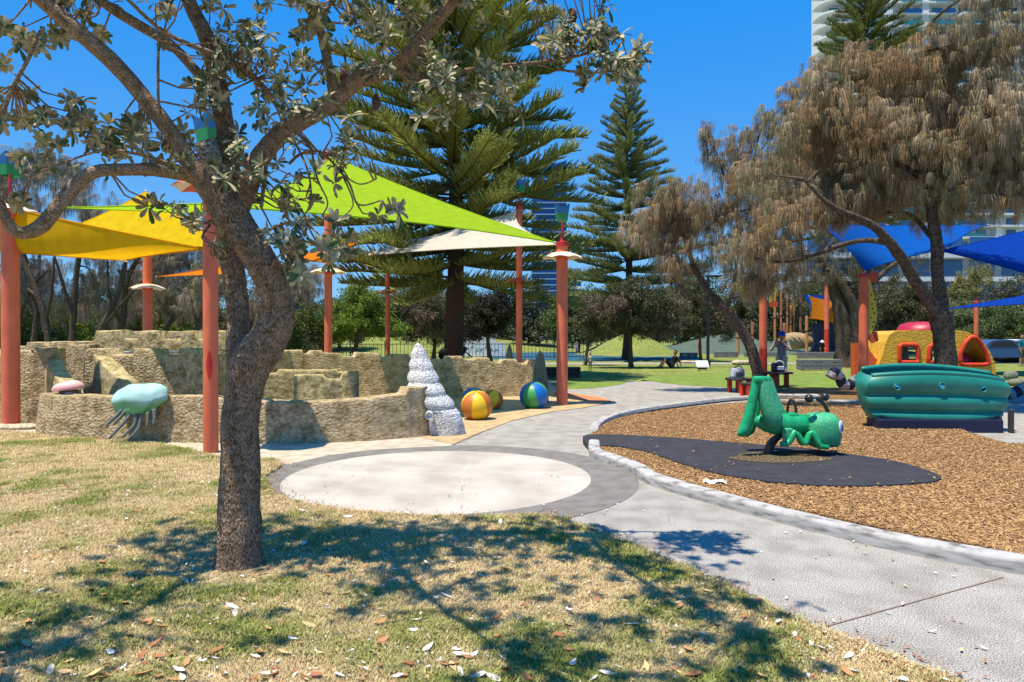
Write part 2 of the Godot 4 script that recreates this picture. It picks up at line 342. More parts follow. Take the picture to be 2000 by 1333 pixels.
func build_ground() -> void:
	var mb := MB.new()
	mb.quad(Vector3(-600, -0.04, 20), Vector3(-600, -0.04, -900), Vector3(600, -0.04, -900), Vector3(600, -0.04, 20))
	struct("ground", mb, M.far_grass)
	mb = sheet([Vector3(-15, 0, 3), Vector3(-15, 0, -25), Vector3(7.0, 0, -25), Vector3(14, 0, -22), Vector3(14, 0, 3)], 0.04)
	struct("concrete_path", mb, M.concrete)
	# lawn
	var le := smooth(pix([[1990, 1420], [1870, 1333], [1700, 1268], [1500, 1183], [1400, 1135], [1300, 1092], [1200, 1050], [1100, 1013], [1040, 1006], [900, 1008], [750, 1003], [640, 992], [560, 974], [522, 950], [516, 930], [548, 907], [515, 895], [440, 894], [380, 882], [300, 866], [200, 860], [95, 850], [20, 843], [-80, 840]], 0.025), 4)
	var lawn_pts := []
	for a in le: lawn_pts.append(a + Vector3(rnd(-0.02, 0.02), 0, rnd(-0.02, 0.02)))
	lawn_pts.append_array([Vector3(-14.5, 0.025, -12), Vector3(-14.5, 0.025, 2.5), Vector3(2.2, 0.025, 2.5)])
	lawn_edge = flat(lawn_pts)
	struct("lawn", sheet(lawn_pts, 0.03), M.soil)
	# round plaza
	var c := Vector3(-0.84, 0.004, -7.86)
	struct("paving_ring", disc(c, 1.74, 2.27), M.grey_ring)
	struct("paving_disc", disc(c, 0.0, 1.74), M.white_disc)
	# soft-fall surfaces round the castle
	struct("pale_slab", sheet(pix([[380, 884], [440, 897], [515, 899], [560, 908], [640, 890], [720, 880], [800, 875], [880, 871], [960, 835], [900, 815], [800, 815], [300, 815], [20, 815], [-40, 845], [95, 856], [250, 868]], 0.006)), M.pale_slab)
	struct("tan_rubber", sheet(pix([[885, 868], [930, 848], [1000, 822], [1080, 804], [1140, 797], [1190, 787], [1180, 776], [1120, 768], [1060, 762], [900, 762], [640, 775], [560, 800], [700, 830]], 0.01)), M.tan_rubber)
	struct("orange_rubber", sheet(pix([[1085, 774], [1120, 781], [1165, 785], [1195, 784], [1170, 776], [1120, 769], [1080, 766]], 0.016)), M.orange_rubber)
	struct("courtyard_floor", sheet([at(110, 700, 14.5) * Vector3(1, 0, 1) + Vector3(0, 0.1, 0), at(110, 700, 12.5) * Vector3(1, 0, 1) + Vector3(0, 0.1, 0), at(200, 700, 12.5) * Vector3(1, 0, 1) + Vector3(0, 0.1, 0), at(200, 700, 14.5) * Vector3(1, 0, 1) + Vector3(0, 0.1, 0)], 0.1), M.orange_rubber)
	# green turf and far surfaces
	struct("green_turf", sheet(smooth(pix([[1250, 742], [1300, 733], [1420, 727], [1560, 728], [1660, 738], [1700, 757], [1560, 760], [1430, 757], [1330, 752], [1250, 742]], 0.006), 4).slice(0, -1)), M.turf)
	struct("green_turf", sheet(smooth(pix([[1075, 750], [1120, 743], [1190, 741], [1225, 747], [1180, 756], [1110, 760], [1075, 750]], 0.006), 4).slice(0, -1)), M.turf)
	struct("back_mulch", sheet(pix([[1490, 764], [1560, 757], [1690, 758], [1760, 762], [1750, 781], [1560, 779], [1445, 780]], 0.012)), M.mulch)
	struct("blue_rubber", sheet([Vector3(-2, -0.02, -52), Vector3(-2, -0.02, -76), Vector3(20, -0.02, -76), Vector3(14, -0.02, -50), Vector3(6, -0.02, -47)]), M.blue_rubber)
	struct("red_rubber", sheet([Vector3(-4, -0.03, -76), Vector3(-4, -0.03, -100), Vector3(12, -0.03, -100), Vector3(12, -0.03, -76)]), M.red_rubber)
	struct("far_path", sheet([Vector3(-26, -0.03, -36), Vector3(-26, -0.03, -39), Vector3(1.5, -0.03, -44), Vector3(40, -0.03, -46), Vector3(40, -0.03, -43.5), Vector3(2, -0.03, -41.5)]), M.concrete)
	# bark mulch bed, its kerb and the rubber pad
	var mp := smooth(pix([[1445, 787], [1560, 784], [1690, 790], [1790, 800], [1870, 836], [1950, 862], [2010, 869], [2300, 890], [3300, 930]], 0.06), 3)
	mp.append_array(smooth(pix([[3000, 1285], [2500, 1190], [2120, 1113], [2000, 1085], [1775, 1043], [1550, 996], [1370, 953], [1280, 924], [1248, 906], [1180, 886], [1160, 868], [1157, 848], [1168, 836], [1195, 822], [1240, 810], [1310, 800], [1390, 791]], 0.06), 3))
	mulch_area = flat(mp)
	struct("mulch_bed", sheet(mp, 0.06), M.mulch)
	kerb(pix([[1600, 779], [1500, 779], [1430, 783], [1380, 788], [1300, 798], [1230, 809], [1180, 823], [1156, 838], [1150, 850]]))
	kerb(pix([[1150, 873], [1153, 893], [1190, 908], [1235, 926], [1266, 947], [1370, 980], [1550, 1030], [1775, 1084], [2000, 1125], [2150, 1152], [2400, 1200], [2980, 1300]]))
	var rp := smooth(pix([[1149, 869], [1149, 849], [1300, 854], [1450, 866], [1560, 874], [1650, 886], [1740, 899], [1800, 915], [1838, 930], [1828, 940], [1780, 945], [1700, 949], [1600, 948], [1500, 940], [1400, 924], [1330, 905], [1270, 884], [1210, 872], [1149, 869]], 0.085), 4).slice(0, -1)
	rubber_area = flat(rp)
	struct("rubber_pad", sheet(rp, 0.085), M.black_rubber)
	var wp := []  # worn tan oval under the rider, its colour darkened to read as shadowed
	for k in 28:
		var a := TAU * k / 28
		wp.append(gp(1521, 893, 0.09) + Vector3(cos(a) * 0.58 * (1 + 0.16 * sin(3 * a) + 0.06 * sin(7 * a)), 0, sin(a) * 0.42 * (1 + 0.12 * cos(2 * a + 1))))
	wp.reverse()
	struct("shaded_worn_patch", sheet(wp), tex(mat(Color.WHITE, 0.95, 0.2), noise_tex(0.08, [[0.2, lin(0.035, 0.03, 0.025)], [0.5, lin(0.11, 0.08, 0.045)], [0.85, lin(0.22, 0.16, 0.09)]], 256, FastNoiseLite.TYPE_SIMPLEX, 5, 51), Vector3.ONE))
	# joints in the concrete
	var joint := mat(lin(0.27, 0.2, 0.15), 0.95, 0.2)
	for jl in [[[1505, 1255], [1962, 1128]], [[882, 871], [905, 862], [960, 836]], [[1152, 870], [1148, 850]]]:
		for q in jl.size() - 1:
			var a3 := gp(jl[q][0], jl[q][1], 0.005); var b3 := gp(jl[q + 1][0], jl[q + 1][1], 0.005)
			var w3 := (b3 - a3).cross(Vector3.UP).normalized() * 0.006
			struct("path_joint", sheet([a3 - w3, a3 + w3, b3 + w3, b3 - w3]), joint)
	# grassy hill and play mound far behind
	hill("grass_hill", Vector3(-18, -0.3, -92), Vector3(42, 2.6, 26), M.far_grass)
	hill("grass_mound", at(1235, 700, 66) * Vector3(1, 0, 1), Vector3(5.5, 2.0, 8), M.far_grass)
	hill("play_mound", Vector3(29, -0.2, -76), Vector3(19, 2.7, 11), M.green_mound)
	hill("blue_slope", Vector3(13, -0.2, -74), Vector3(7, 2.0, 7), M.blue_rubber)
func hill(called: String, c: Vector3, r: Vector3, m: Material) -> void:
	var mb := MB.new()
	var base := 0
	for i in 13:
		for k in 40:
			var a := -TAU * k / 40
			var s := 1.0 - i / 12.0
			mb.p(c + Vector3(cos(a) * r.x * s, r.y * (0.5 + 0.5 * cos(PI * s)) + 0.08 * nz.get_noise_2d(i * 20, k * 20), sin(a) * r.z * s))
	mb.grid(13, 40, base, true)
	struct(called, mb, m)
func kerb(line: Array) -> void:
	var sp := smooth(line, 6)
	var mb := MB.new()
	var prof := [Vector2(0, -0.02), Vector2(-0.005, 0.075), Vector2(0.012, 0.098), Vector2(0.04, 0.108), Vector2(0.14, 0.108), Vector2(0.165, 0.095), Vector2(0.17, 0.03)]
	for i in sp.size():
		var d: Vector3 = (sp[mini(i + 1, sp.size() - 1)] - sp[maxi(i - 1, 0)]).normalized()
		var nrm := Vector3(-d.z, 0, d.x)
		if nrm.dot(Vector3(1, 0, -0.55)) < 0: nrm = -nrm
		for p in prof:
			var j: float = 0.006 * nz.get_noise_2d(sp[i].x * 60 + p.x * 300, sp[i].z * 60 + p.y * 300)
			mb.p(sp[i] + nrm * (p.x + j) + Vector3(0, p.y + j, 0))
	mb.grid(sp.size(), prof.size(), 0)
	for e in [0, sp.size() - 1]:
		for k in prof.size() - 2: mb.t(e * prof.size(), e * prof.size() + k + 1, e * prof.size() + k + 2)
	var o := part(numbered("kerb"), mb, M.kerb, self)
	o.set_meta("kind", "structure")

func scatter_ground() -> void:
	# grass blades
	var tufts := []
	for s in 4:
		var mb := MB.new()
		for k in 9:
			var a := rnd(0, TAU)
			var o := Vector3(rnd(-1, 1), 0, rnd(-1, 1)) * 0.03
			var lean := Vector3(cos(a), 0, sin(a)) * rnd(0.006, 0.03)
			var w := Vector3(-sin(a), 0, cos(a)) * rnd(0.0015, 0.003)
			var h := rnd(0.012, 0.034)
			mb.col = Color(1, 1, 1) * rnd(0.75, 1.2)
			var i := mb.p(o - w); mb.p(o + w)
			mb.p(o + lean * 0.45 + Vector3(0, h * 0.7, 0) + w * 0.8); mb.p(o + lean * 0.45 + Vector3(0, h * 0.7, 0) - w * 0.8); mb.p(o + lean + Vector3(0, h, 0))
			mb.q(i, i + 1, i + 2, i + 3); mb.t(i + 3, i + 2, i + 4)
		tufts.append(mb.mesh())
	var xf := [[], [], [], []]
	var cl := [[], [], [], []]
	var n := 0
	while n < 150000:
		# spread evenly over depth so that near and far lawn are as dense to the eye
		var d := 2.9 * pow(13.5 / 2.9, pow(rng.randf(), 0.85))
		var x := rnd(-0.80, 0.68) * d
		n += 1
		if not Geometry2D.is_point_in_polygon(Vector2(x, -d), lawn_edge): continue
		var g := nz.get_noise_2d(x * 55, d * 55) * 0.9 + nz.get_noise_2d(x * 190 + 50, d * 190) * 0.75 + rnd(-0.3, 0.3)
		var bare := nz.get_noise_2d(x * 80 - 300, d * 80 + 90) + 0.35 * nz.get_noise_2d(x * 400, d * 400)
		if bare > 0.38 and rng.randf() < 0.75: continue
		var tr := Vector2(x + 1.9, d - 4.7).length()
		if tr < 0.4 and rng.randf() < 0.6: continue
		var green := clampf(g * 1.4 + 0.16, 0, 1)
		var col := Color(0.72, 0.58, 0.32).lerp(Color(0.3, 0.34, 0.085), green) * rnd(0.75, 1.15)
		var s := rnd(0.5, 0.95) * (1.0 + 0.3 * green) * (1.0 + maxf(0, d - 5.0) * 0.08)
		var k := rng.randi() % 4
		xf[k].append(Transform3D(Basis(Vector3.UP, rnd(0, TAU)).scaled(Vector3(s * 1.25, s, s * 1.25)), Vector3(x, 0.023, -d)))
		cl[k].append(col)
	for k in 4:
		var o := multi(numbered("grass"), tufts[k], M.grass, xf[k], cl[k], self)
		tag(o, "short dry straw and green grass of the foreground lawn", "grass")
	# bark chips
	var chip := MB.new()
	chip.box(Vector3.ZERO, Vector3(0.03, 0.005, 0.009))
	var cx := []; var cc := []
	n = 0
	while n < 210000:
		n += 1
		var d := 4.2 * pow(18.0 / 4.2, rng.randf())
		var x := rnd(0.08, 1.25) * d
		var p2 := Vector2(x, -d)
		if not Geometry2D.is_point_in_polygon(p2, mulch_area): continue
		if Geometry2D.is_point_in_polygon(p2, rubber_area) and rng.randf() < 0.995: continue
		var s := rnd(0.5, 1.2) * (1.0 + d * 0.02)
		var y := 0.062 if not Geometry2D.is_point_in_polygon(p2, rubber_area) else 0.09
		cx.append(Transform3D(Basis.from_euler(Vector3(rnd(-0.5, 0.5), rnd(0, TAU), rnd(-0.4, 0.4))).scaled(Vector3(s, s, s)), Vector3(x, y + rnd(0, 0.012), -d)))
		var warm := rng.randf()
		cc.append(Color(0.52, 0.325, 0.15).lerp(Color(0.2, 0.1, 0.045), warm * warm) * rnd(0.7, 1.2))
	tag(multi("bark_chips", chip.mesh(), M.chip, cx, cc, self), "loose orange brown bark chips covering the play bed", "mulch")
	# fallen leaves
	var kinds := []
	for k in 4:
		var lf := MB.new()
		var curl := rnd(0.1, 0.5)
		for i in 7:
			var u := i / 6.0
			var w := 0.19 * sin(PI * pow(u, 0.75)) + 0.008
			for j in 3:
				var s := j - 1.0
				lf.p(Vector3(u - 0.5, curl * (0.3 * (2 * u - 1) * (2 * u - 1) + s * s * w * 1.1) + 0.02, s * w))
		lf.grid(7, 3, 0)
		kinds.append(lf.mesh())
	var tones := []
	for c in [[0.48, 0.24, 0.1], [0.36, 0.15, 0.07], [0.6, 0.42, 0.2], [0.68, 0.66, 0.62], [0.75, 0.74, 0.74], [0.55, 0.5, 0.42]]: tones.append(mat(lin(c[0], c[1], c[2]), 0.7, 0.35))
	var made := 0
	while made < 285:
		var d := 3.1 * pow(8.5 / 3.1, pow(rng.randf(), 1.5))
		var x := rnd(-0.76, 0.6) * d
		if not Geometry2D.is_point_in_polygon(Vector2(x, -d), lawn_edge): continue
		if x > -0.1 * d and rng.randf() < 0.45: continue
		made += 1
		var white := rng.randf() < 0.26
		var o := part(numbered("fallen_leaf"), kinds[rng.randi() % 4], tones[3 + rng.randi() % 3] if white else tones[rng.randi() % 3], self)
		o.transform = Transform3D(Basis.from_euler(Vector3(rnd(-0.35, 0.35), rnd(0, TAU), rnd(-0.35, 0.35))).scaled(Vector3.ONE * rnd(0.03, 0.095)), Vector3(x, 0.042, -d))
		tag(o, "pale silvery dry leaf lying upturned on the lawn" if white else "brown dry leaf lying on the lawn", "leaf", "pale leaves fallen on the lawn" if white else "brown leaves fallen on the lawn")
	# leaf scraps too small to count, drifted against the paving
	var bits := []; var bc := []
	for i in 5200:
		var d := 3.0 * pow(9.0 / 3.0, rng.randf())
		var x := rnd(-0.78, 0.72) * d
		var inside := Geometry2D.is_point_in_polygon(Vector2(x, -d), lawn_edge)
		if Geometry2D.is_point_in_polygon(Vector2(x, -d), mulch_area): continue
		if not inside and rng.randf() < 0.9: continue
		var y := 0.036 if inside else 0.011
		bits.append(Transform3D(Basis.from_euler(Vector3(rnd(-0.3, 0.3), rnd(0, TAU), rnd(-0.3, 0.3))).scaled(Vector3.ONE * rnd(0.012, 0.042)), Vector3(x, y, -d)))
		var r := rng.randf()
		bc.append(Color(0.36, 0.17, 0.07) if r < 0.45 else Color(0.55, 0.42, 0.24) if r < 0.7 else Color(0.7, 0.69, 0.67))
	for i in 2600:
		var q := rng.randi() % 72
		var p := lawn_edge[q].lerp(lawn_edge[q + 1], rng.randf()) + Vector2(rng.randfn(), rng.randfn()) * 0.09
		var into := Geometry2D.is_point_in_polygon(p, lawn_edge)
		bits.append(Transform3D(Basis.from_euler(Vector3(rnd(-0.3, 0.3), rnd(0, TAU), rnd(-0.3, 0.3))).scaled(Vector3.ONE * rnd(0.012, 0.034)), Vector3(p.x, 0.036 if into else 0.011, p.y)))
		bc.append(Color(0.4, 0.2, 0.09).lerp(Color(0.2, 0.09, 0.04), rng.randf()))
	tag(multi("leaf_litter", kinds[1], M.chip, bits, bc, self), "small scraps of leaf litter strewn over lawn and path edge", "leaf litter")

# ---------- castle ----------
func wall(parent: Node3D, called: String, pts: Array, thick: float, m: Material, rough := 0.03, batter := 0.06) -> void:
	# pts: [px, depth, top row]; two points at one place make a step of the battlement
	var line := []
	for i in pts.size() - 1:
		var a: Array = pts[i]; var b: Array = pts[i + 1]
		var pa := at(a[0], a[2], a[1]); var pb := at(b[0], b[2], b[1])
		var n := maxi(1, int(Vector2(pa.x - pb.x, pa.z - pb.z).length() / 0.09))
		for k in n: line.append(pa.lerp(pb, float(k) / n))
	var e: Array = pts[-1]
	line.append(at(e[0], e[2], e[1]))
	var mb := MB.new()
	var prof := []
	for k in 8: prof.append(Vector2(-0.5, k / 7.5))
	prof.append_array([Vector2(-0.49, 0.985), Vector2(-0.44, 1.0), Vector2(-0.13, 1.003), Vector2(0.13, 1.003), Vector2(0.44, 1.0), Vector2(0.49, 0.985)])
	for k in 8: prof.append(Vector2(0.5, (7 - k) / 7.5))
	var np := prof.size()
	for i in line.size():
		var a0 = line[maxi(i - 5, 0)]; var a1 = line[mini(i + 5, line.size() - 1)]
		var d := Vector3(a1.x - a0.x, 0, a1.z - a0.z).normalized()
		var nr := Vector3(-d.z, 0, d.x)
		var h: float = line[i].y
		for p in prof:
			var q: Vector3 = Vector3(line[i].x, p.y * h, line[i].z) + nr * p.x * (thick + batter * 2.0 * (1.0 - p.y))
			var ns := nz.get_noise_3d(q.x * 90, q.y * 90, q.z * 90) + 0.6 * nz.get_noise_3d(q.x * 260, q.y * 260, q.z * 260)
			mb.p(q + nr * signf(p.x) * ns * rough + Vector3(0, (ns * rough * 0.8) if p.y > 0.9 else 0.0, 0))
	mb.grid(line.size(), np, 0)
	for en in [0, line.size() - 1]:
		var base: int = en * np
		for k in np / 2 - 1:
			var i0 := base + k; var j0 := base + np - 1 - k
			mb.q(i0, i0 + 1, j0 - 1, j0)
	wpart(called, mb, m, parent)
func merlons(x0: float, x1: float, d0: float, d1: float, low: float, high: float, spans: Array) -> Array:
	var o := [[x0, d0, low]]
	for s in spans:
		for e in [[s[0], low], [s[0] + 2, high], [s[1] - 2, high], [s[1], low]]:
			o.append([e[0], lerpf(d0, d1, (e[0] - x0) / (x1 - x0)), e[1]])
	o.append([x1, d1, low])
	return o
func build_castle() -> void:
	var t := thing("sand_castle", "large sand coloured cement play castle with battlements under shade sails", "play castle", gp(450, 860))
	wall(t, "front_wall", [[98, 12.1, 770], [102, 11.5, 767], [130, 11.1, 770], [200, 10.85, 774], [300, 10.65, 772], [400, 10.55, 772], [500, 10.5, 782], [560, 10.5, 784], [640, 10.55, 783], [720, 10.75, 777], [780, 11.0, 770], [784, 11.0, 768], [790, 11.05, 757], [824, 11.25, 755]], 0.34, M.castle, 0.022)
	wall(t, "left_wall", [[-90, 12.9, 690], [-30, 12.8, 690], [-28, 12.8, 682], [8, 12.8, 682], [10, 12.8, 690], [52, 12.8, 692], [54, 12.8, 683], [70, 12.8, 683], [72, 12.8, 690], [78, 12.8, 690], [80, 12.8, 680], [118, 12.9, 680]], 0.5, M.castle, 0.03)
	wall(t, "stair_cheek", [[104, 13.2, 684], [104, 12.7, 700], [122, 12.1, 735], [148, 11.6, 768]], 0.25, M.castle_smooth, 0.015)
	wall(t, "stair_cheek", [[192, 13.3, 684], [205, 12.9, 700], [232, 12.3, 728], [256, 11.9, 745], [262, 11.9, 765]], 0.28, M.castle_smooth, 0.015)
	wall(t, "middle_wall", merlons(182, 442, 13.3, 13.2, 693, 681, [[184, 226], [275, 317], [361, 400]]), 0.55, M.castle, 0.022)
	wall(t, "stair_back_wall", [[90, 15.6, 674], [150, 15.6, 674], [152, 15.6, 667], [190, 15.6, 667], [205, 15.6, 667]], 0.3, M.castle, 0.02)
	wall(t, "stair_back_wall", [[20, 15.2, 676], [58, 15.2, 676], [60, 15.2, 669], [92, 15.2, 669], [94, 15.2, 676], [102, 15.2, 676], [104, 15.2, 668], [140, 15.2, 667], [142, 15.2, 675], [186, 15.2, 672]], 0.25, M.castle, 0.02)
	wall(t, "turret_wall", merlons(196, 450, 15.6, 15.6, 662, 646, [[197, 249], [280, 320], [362, 392], [420, 448]]), 0.5, M.castle_smooth, 0.03)
	wall(t, "turret_back_wall", merlons(196, 450, 17.6, 17.6, 660, 648, [[197, 215], [262, 288], [330, 360], [425, 445]]), 0.4, M.castle, 0.03)
	wall(t, "courtyard_wall", [[440, 14.6, 684], [470, 15.2, 690], [520, 16.0, 688], [556, 16.6, 684], [586, 16.8, 684], [588, 16.8, 690], [600, 16.9, 691], [606, 16.9, 685], [625, 17.0, 685], [628, 17.0, 690], [660, 17.2, 690], [664, 17.2, 696], [690, 17.4, 696], [694, 17.4, 688], [738, 17.6, 690], [742, 17.6, 698], [756, 17.7, 698], [758, 17.7, 692], [795, 17.9, 692], [798, 17.9, 700], [864, 18.2, 702], [868, 18.2, 696], [898, 18.4, 696], [902, 18.4, 702], [920, 18.5, 702], [926, 18.5, 698], [952, 18.6, 699], [956, 18.6, 706], [974, 18.7, 708], [978, 18.7, 702], [1004, 18.8, 703], [1008, 18.8, 710], [1024, 18.9, 710], [1026, 18.9, 702], [1042, 19.0, 704]], 0.45, M.castle, 0.028, 0.08)
	wall(t, "inner_wall", [[508, 14.2, 730], [540, 14.3, 729], [544, 14.3, 722], [656, 14.6, 722], [660, 14.6, 727], [690, 14.7, 727]], 0.4, M.castle_smooth, 0.03)
	wall(t, "inner_wall", [[576, 13.5, 733], [630, 13.6, 732], [636, 13.6, 740], [664, 13.7, 740], [668, 13.7, 730], [676, 13.7, 725], [699, 13.8, 724]], 0.35, M.castle_smooth, 0.03)
	# timber trough caps glimpsed between the merlons
	for s in [[226, 275], [317, 361]]:
		var mb := MB.new()
		mb.rbox((at(s[0], 688, 13.9) + at(s[1], 688, 13.9)) * 0.5, Vector3((s[1] - s[0]) / F * 13.9, 0.03, 0.3), 0.01)
		wpart("metal_cap", mb, M.steel, t)
	# jellyfish on the front wall
	var j := thing("jellyfish_sculpture", "pale blue and green jellyfish sculpture draped over the low castle wall", "sculpture", gp(270, 858))
	var jb := MB.new()
	var c := at(271, 783, 10.38)
	var base := 0
	for i in 15:
		var th := PI * i / 14.0
		for k in 28:
			var a := -TAU * k / 28
			var y := cos(th)
			var rip := 1.0 + 0.09 * sin(5 * a + 1.0) * sin(th) + 0.05 * sin(9 * a)
			var r := pow(sin(th), 0.62) * (0.40 if y > -0.1 else 0.33) * rip
			jb.col = Color(0.34, 0.56, 0.54).lerp(Color(0.15, 0.42, 0.2), clampf((0.15 - y) * 2.2 + 0.5 * nz.get_noise_2d(i * 40, k * 40), 0, 1))
			var lip := 0.045 * exp(-pow((y + 0.12) * 9.0, 2.0))
			var q := Vector3(cos(a) * (r + lip) + y * 0.06, y * (0.25 if y > 0 else 0.21) + 0.035 * sin(a * 4 + 0.5) * sin(th), sin(a) * (r + lip) * 0.55 - y * 0.06)
			jb.p(c + q * (1.0 + 0.11 * nz.get_noise_3dv(q * 420)))
	jb.grid(15, 28, base, true)
	wpart("bell", jb, M.jelly, j)
	for tn in [[[238, 800], [228, 812], [212, 826], [207, 836]], [[244, 804], [238, 812], [225, 825], [221, 831]], [[254, 808], [250, 816], [230, 838], [212, 857]], [[266, 810], [262, 830], [250, 843], [240, 853]], [[275, 810], [273, 825], [268, 840], [248, 860]], [[288, 806], [288, 820], [286, 834]], [[300, 800], [301, 815], [299, 830]]]:
		var pts := []; var rad := []
		for i in tn.size():
			pts.append(at(tn[i][0], tn[i][1], 10.24 - 0.0016 * (tn[i][1] - 800))); rad.append(0.026 - 0.004 * i)
		pts = smooth(pts, 4)
		var rr := []
		for i in pts.size(): rr.append(lerpf(0.032, 0.016, float(i) / pts.size()))
		var tb := MB.new()
		tb.tube(pts, rr, 7)
		wpart("tentacle", tb, mat(lin(0.13, 0.16, 0.16), 0.7), j)
	# pink shell
	var s := thing("pink_shell", "small pink scallop shell resting on the rounded end of the castle wall", "shell", at(132, 772, 11.3))
	var sb := MB.new()
	base = 0
	for i in 12:
		var u := i / 11.0
		for k in 24:
			var a := -TAU * k / 24
			var r := sin(PI * (0.06 + u * 0.48)) * (1.0 + 0.03 * cos(12 * a))
			sb.col = Color(0.75, 0.55, 0.52).lerp(Color(0.62, 0.28, 0.27), clampf(u * 1.2 - 0.2, 0, 1))
			sb.p(at(133, 756, 11.25) + Vector3(cos(a) * r * 0.24, 0.14 * cos(PI * u * 0.5) - 0.05 + 0.02 * cos(a), sin(a) * r * 0.2))
	sb.grid(12, 24, base, true)
	wpart("shell_top", sb, M.jelly, s)
	var sf := MB.new()
	for k in 7: sf.tube([at(118 + k * 6, 762, 11.22), at(117 + k * 6.5, 774, 11.25)], [0.03, 0.035], 6)
	wpart("gills", sf, M.grey_wash, s)
	var gb := MB.new()
	gb.tube([at(113, 774, 11.0), at(128, 771, 10.97), at(142, 769, 10.98)], [0.008, 0.035, 0.012], 8)
	gb.tube([at(126, 770, 10.96), at(134, 776, 10.94)], [0.02, 0.004], 6)
	wpart("painted_fish", gb, M.navy, s)
	# conch
	var co := thing("conch_shell", "tall white spiral conch sculpture at the end of the castle wall", "sculpture", gp(855, 845))
	var axis := [at(818, 674, 11.45), at(822, 700, 11.45), at(827, 730, 11.42), at(834, 760, 11.38), at(850, 792, 11.36), at(861, 822, 11.34), at(866, 852, 11.34)]
	axis = smooth(axis, 16)
	var cb := MB.new()
	base = 0
	var cn := 40
	for i in axis.size():
		var u := float(i) / (axis.size() - 1)
		for k in cn:
			var a := -TAU * k / cn
			var w := fposmod(u * 7.5 - a / TAU, 1.0)
			var bulge := lerpf(0.9 + 0.12 * pow(sin(PI * w), 0.8), 1.0, clampf((u - 0.68) / 0.08, 0, 1))
			var tb := [0.05, 0.16, 0.25, 0.325, 0.36, 0.35, 0.345, 0.345]
			var r: float = lerpf(tb[int(u * 6)], tb[mini(int(u * 6) + 1, 7)], u * 6 - int(u * 6)) * bulge
			if u > 0.72: r *= 1.0 + 0.05 * sin(a * 2 + 1)
			var q: Vector3 = axis[i] + Vector3(cos(a) * r, -0.28 * cos(a) * r * (1.0 - u), sin(a) * r * 0.9)
			var ns := nz.get_noise_3d(q.x * 160, q.y * 160, q.z * 160)
			q += Vector3(cos(a), 0, sin(a)) * ns * 0.025
			q.y = maxf(q.y, -0.01)
			cb.p(q)
	cb.grid(axis.size(), cn, base, true)
	var tip := cb.p(axis[0] + Vector3(-0.01, 0.04, 0))
	for k in cn: cb.t(tip, base + (k + 1) % cn, base + k)
	wpart("spiral", cb, M.white_paint, co)
	var eye := MB.new()
	eye.lathe([Vector2(0.0, -0.01), Vector2(0.05, -0.01), Vector2(0.052, 0.03), Vector2(0.066, 0.03), Vector2(0.07, -0.06)], 18, Transform3D(Basis(Vector3.RIGHT, PI / 2 + 0.1), at(838, 812, 10.99)))
	wpart("spout", eye, M.steel, co)
	# standing stones at the end of the courtyard wall
	for sp in [[1055, 788, 685, 17, "tall pointed grey green stone beside the striped balls"], [995, 752, 672, 10, "small pointed grey stone behind the courtyard wall"]]:
		var g := gp(sp[0], sp[1])
		var st := thing("standing_stone", sp[4], "stone", g)
		var h: float = at(sp[0], sp[2], -g.z).y
		var m := MB.new()
		for i in 14:
			var u := i / 13.0
			for k in 18:
				var a := -TAU * k / 18
				var r: float = sp[3] / F * -g.z * (1.0 - 0.75 * pow(u, 2.2)) * (1.0 if u < 0.99 else 0.1)
				m.p(Vector3(cos(a) * r * (1 + 0.12 * nz.get_noise_2d(k * 30, i * 30)), u * h, sin(a) * r * 0.8))
		m.grid(14, 18, 0, true)
		part("stone_body", m, M.stone, st)
	# striped concrete balls
	for b in [[931, 820, 31, 0, "yellow and orange striped concrete ball in front of the other balls", 0.25], [925, 797, 22, 1, "blue and green striped ball half hidden behind the yellow ball", 0.9], [962, 800, 21, 2, "yellow and rust striped ball behind the yellow and orange ball", 2.1], [1043, 798, 28.5, 3, "green and blue striped ball standing beside the red pole", -0.35]]:
		var g := gp(b[0], b[1])
		var r: float = b[2] / F * -g.z
		var o := thing("striped_ball", b[4], "ball", g, b[5], "striped concrete balls beside the castle")
		var pal: Array = [[Color(0.78, 0.5, 0.01), Color(0.5, 0.16, 0.02)], [Color(0.01, 0.17, 0.5), Color(0.12, 0.36, 0.1)], [Color(0.75, 0.48, 0.01), Color(0.45, 0.14, 0.03)], [Color(0.05, 0.3, 0.08), Color(0.005, 0.13, 0.48)]][b[3]]
		for w in 6:
			var m := MB.new()
			m.col = pal[w % 2]
			for i in 15:
				for k in 7:
					var a := -TAU * (w + k / 6.0) / 6.0
					var th := PI * i / 14.0
					var d := Basis(Vector3(1, 0, 0.3).normalized(), 0.35) * Vector3(sin(th) * cos(a), cos(th), sin(th) * sin(a))
					d.y = maxf(d.y * 0.97, -0.86)
					m.p(d * r + Vector3(0, r * 0.86, 0))
			m.grid(15, 7, 0)
			part("stripe", m, M.paint, o)

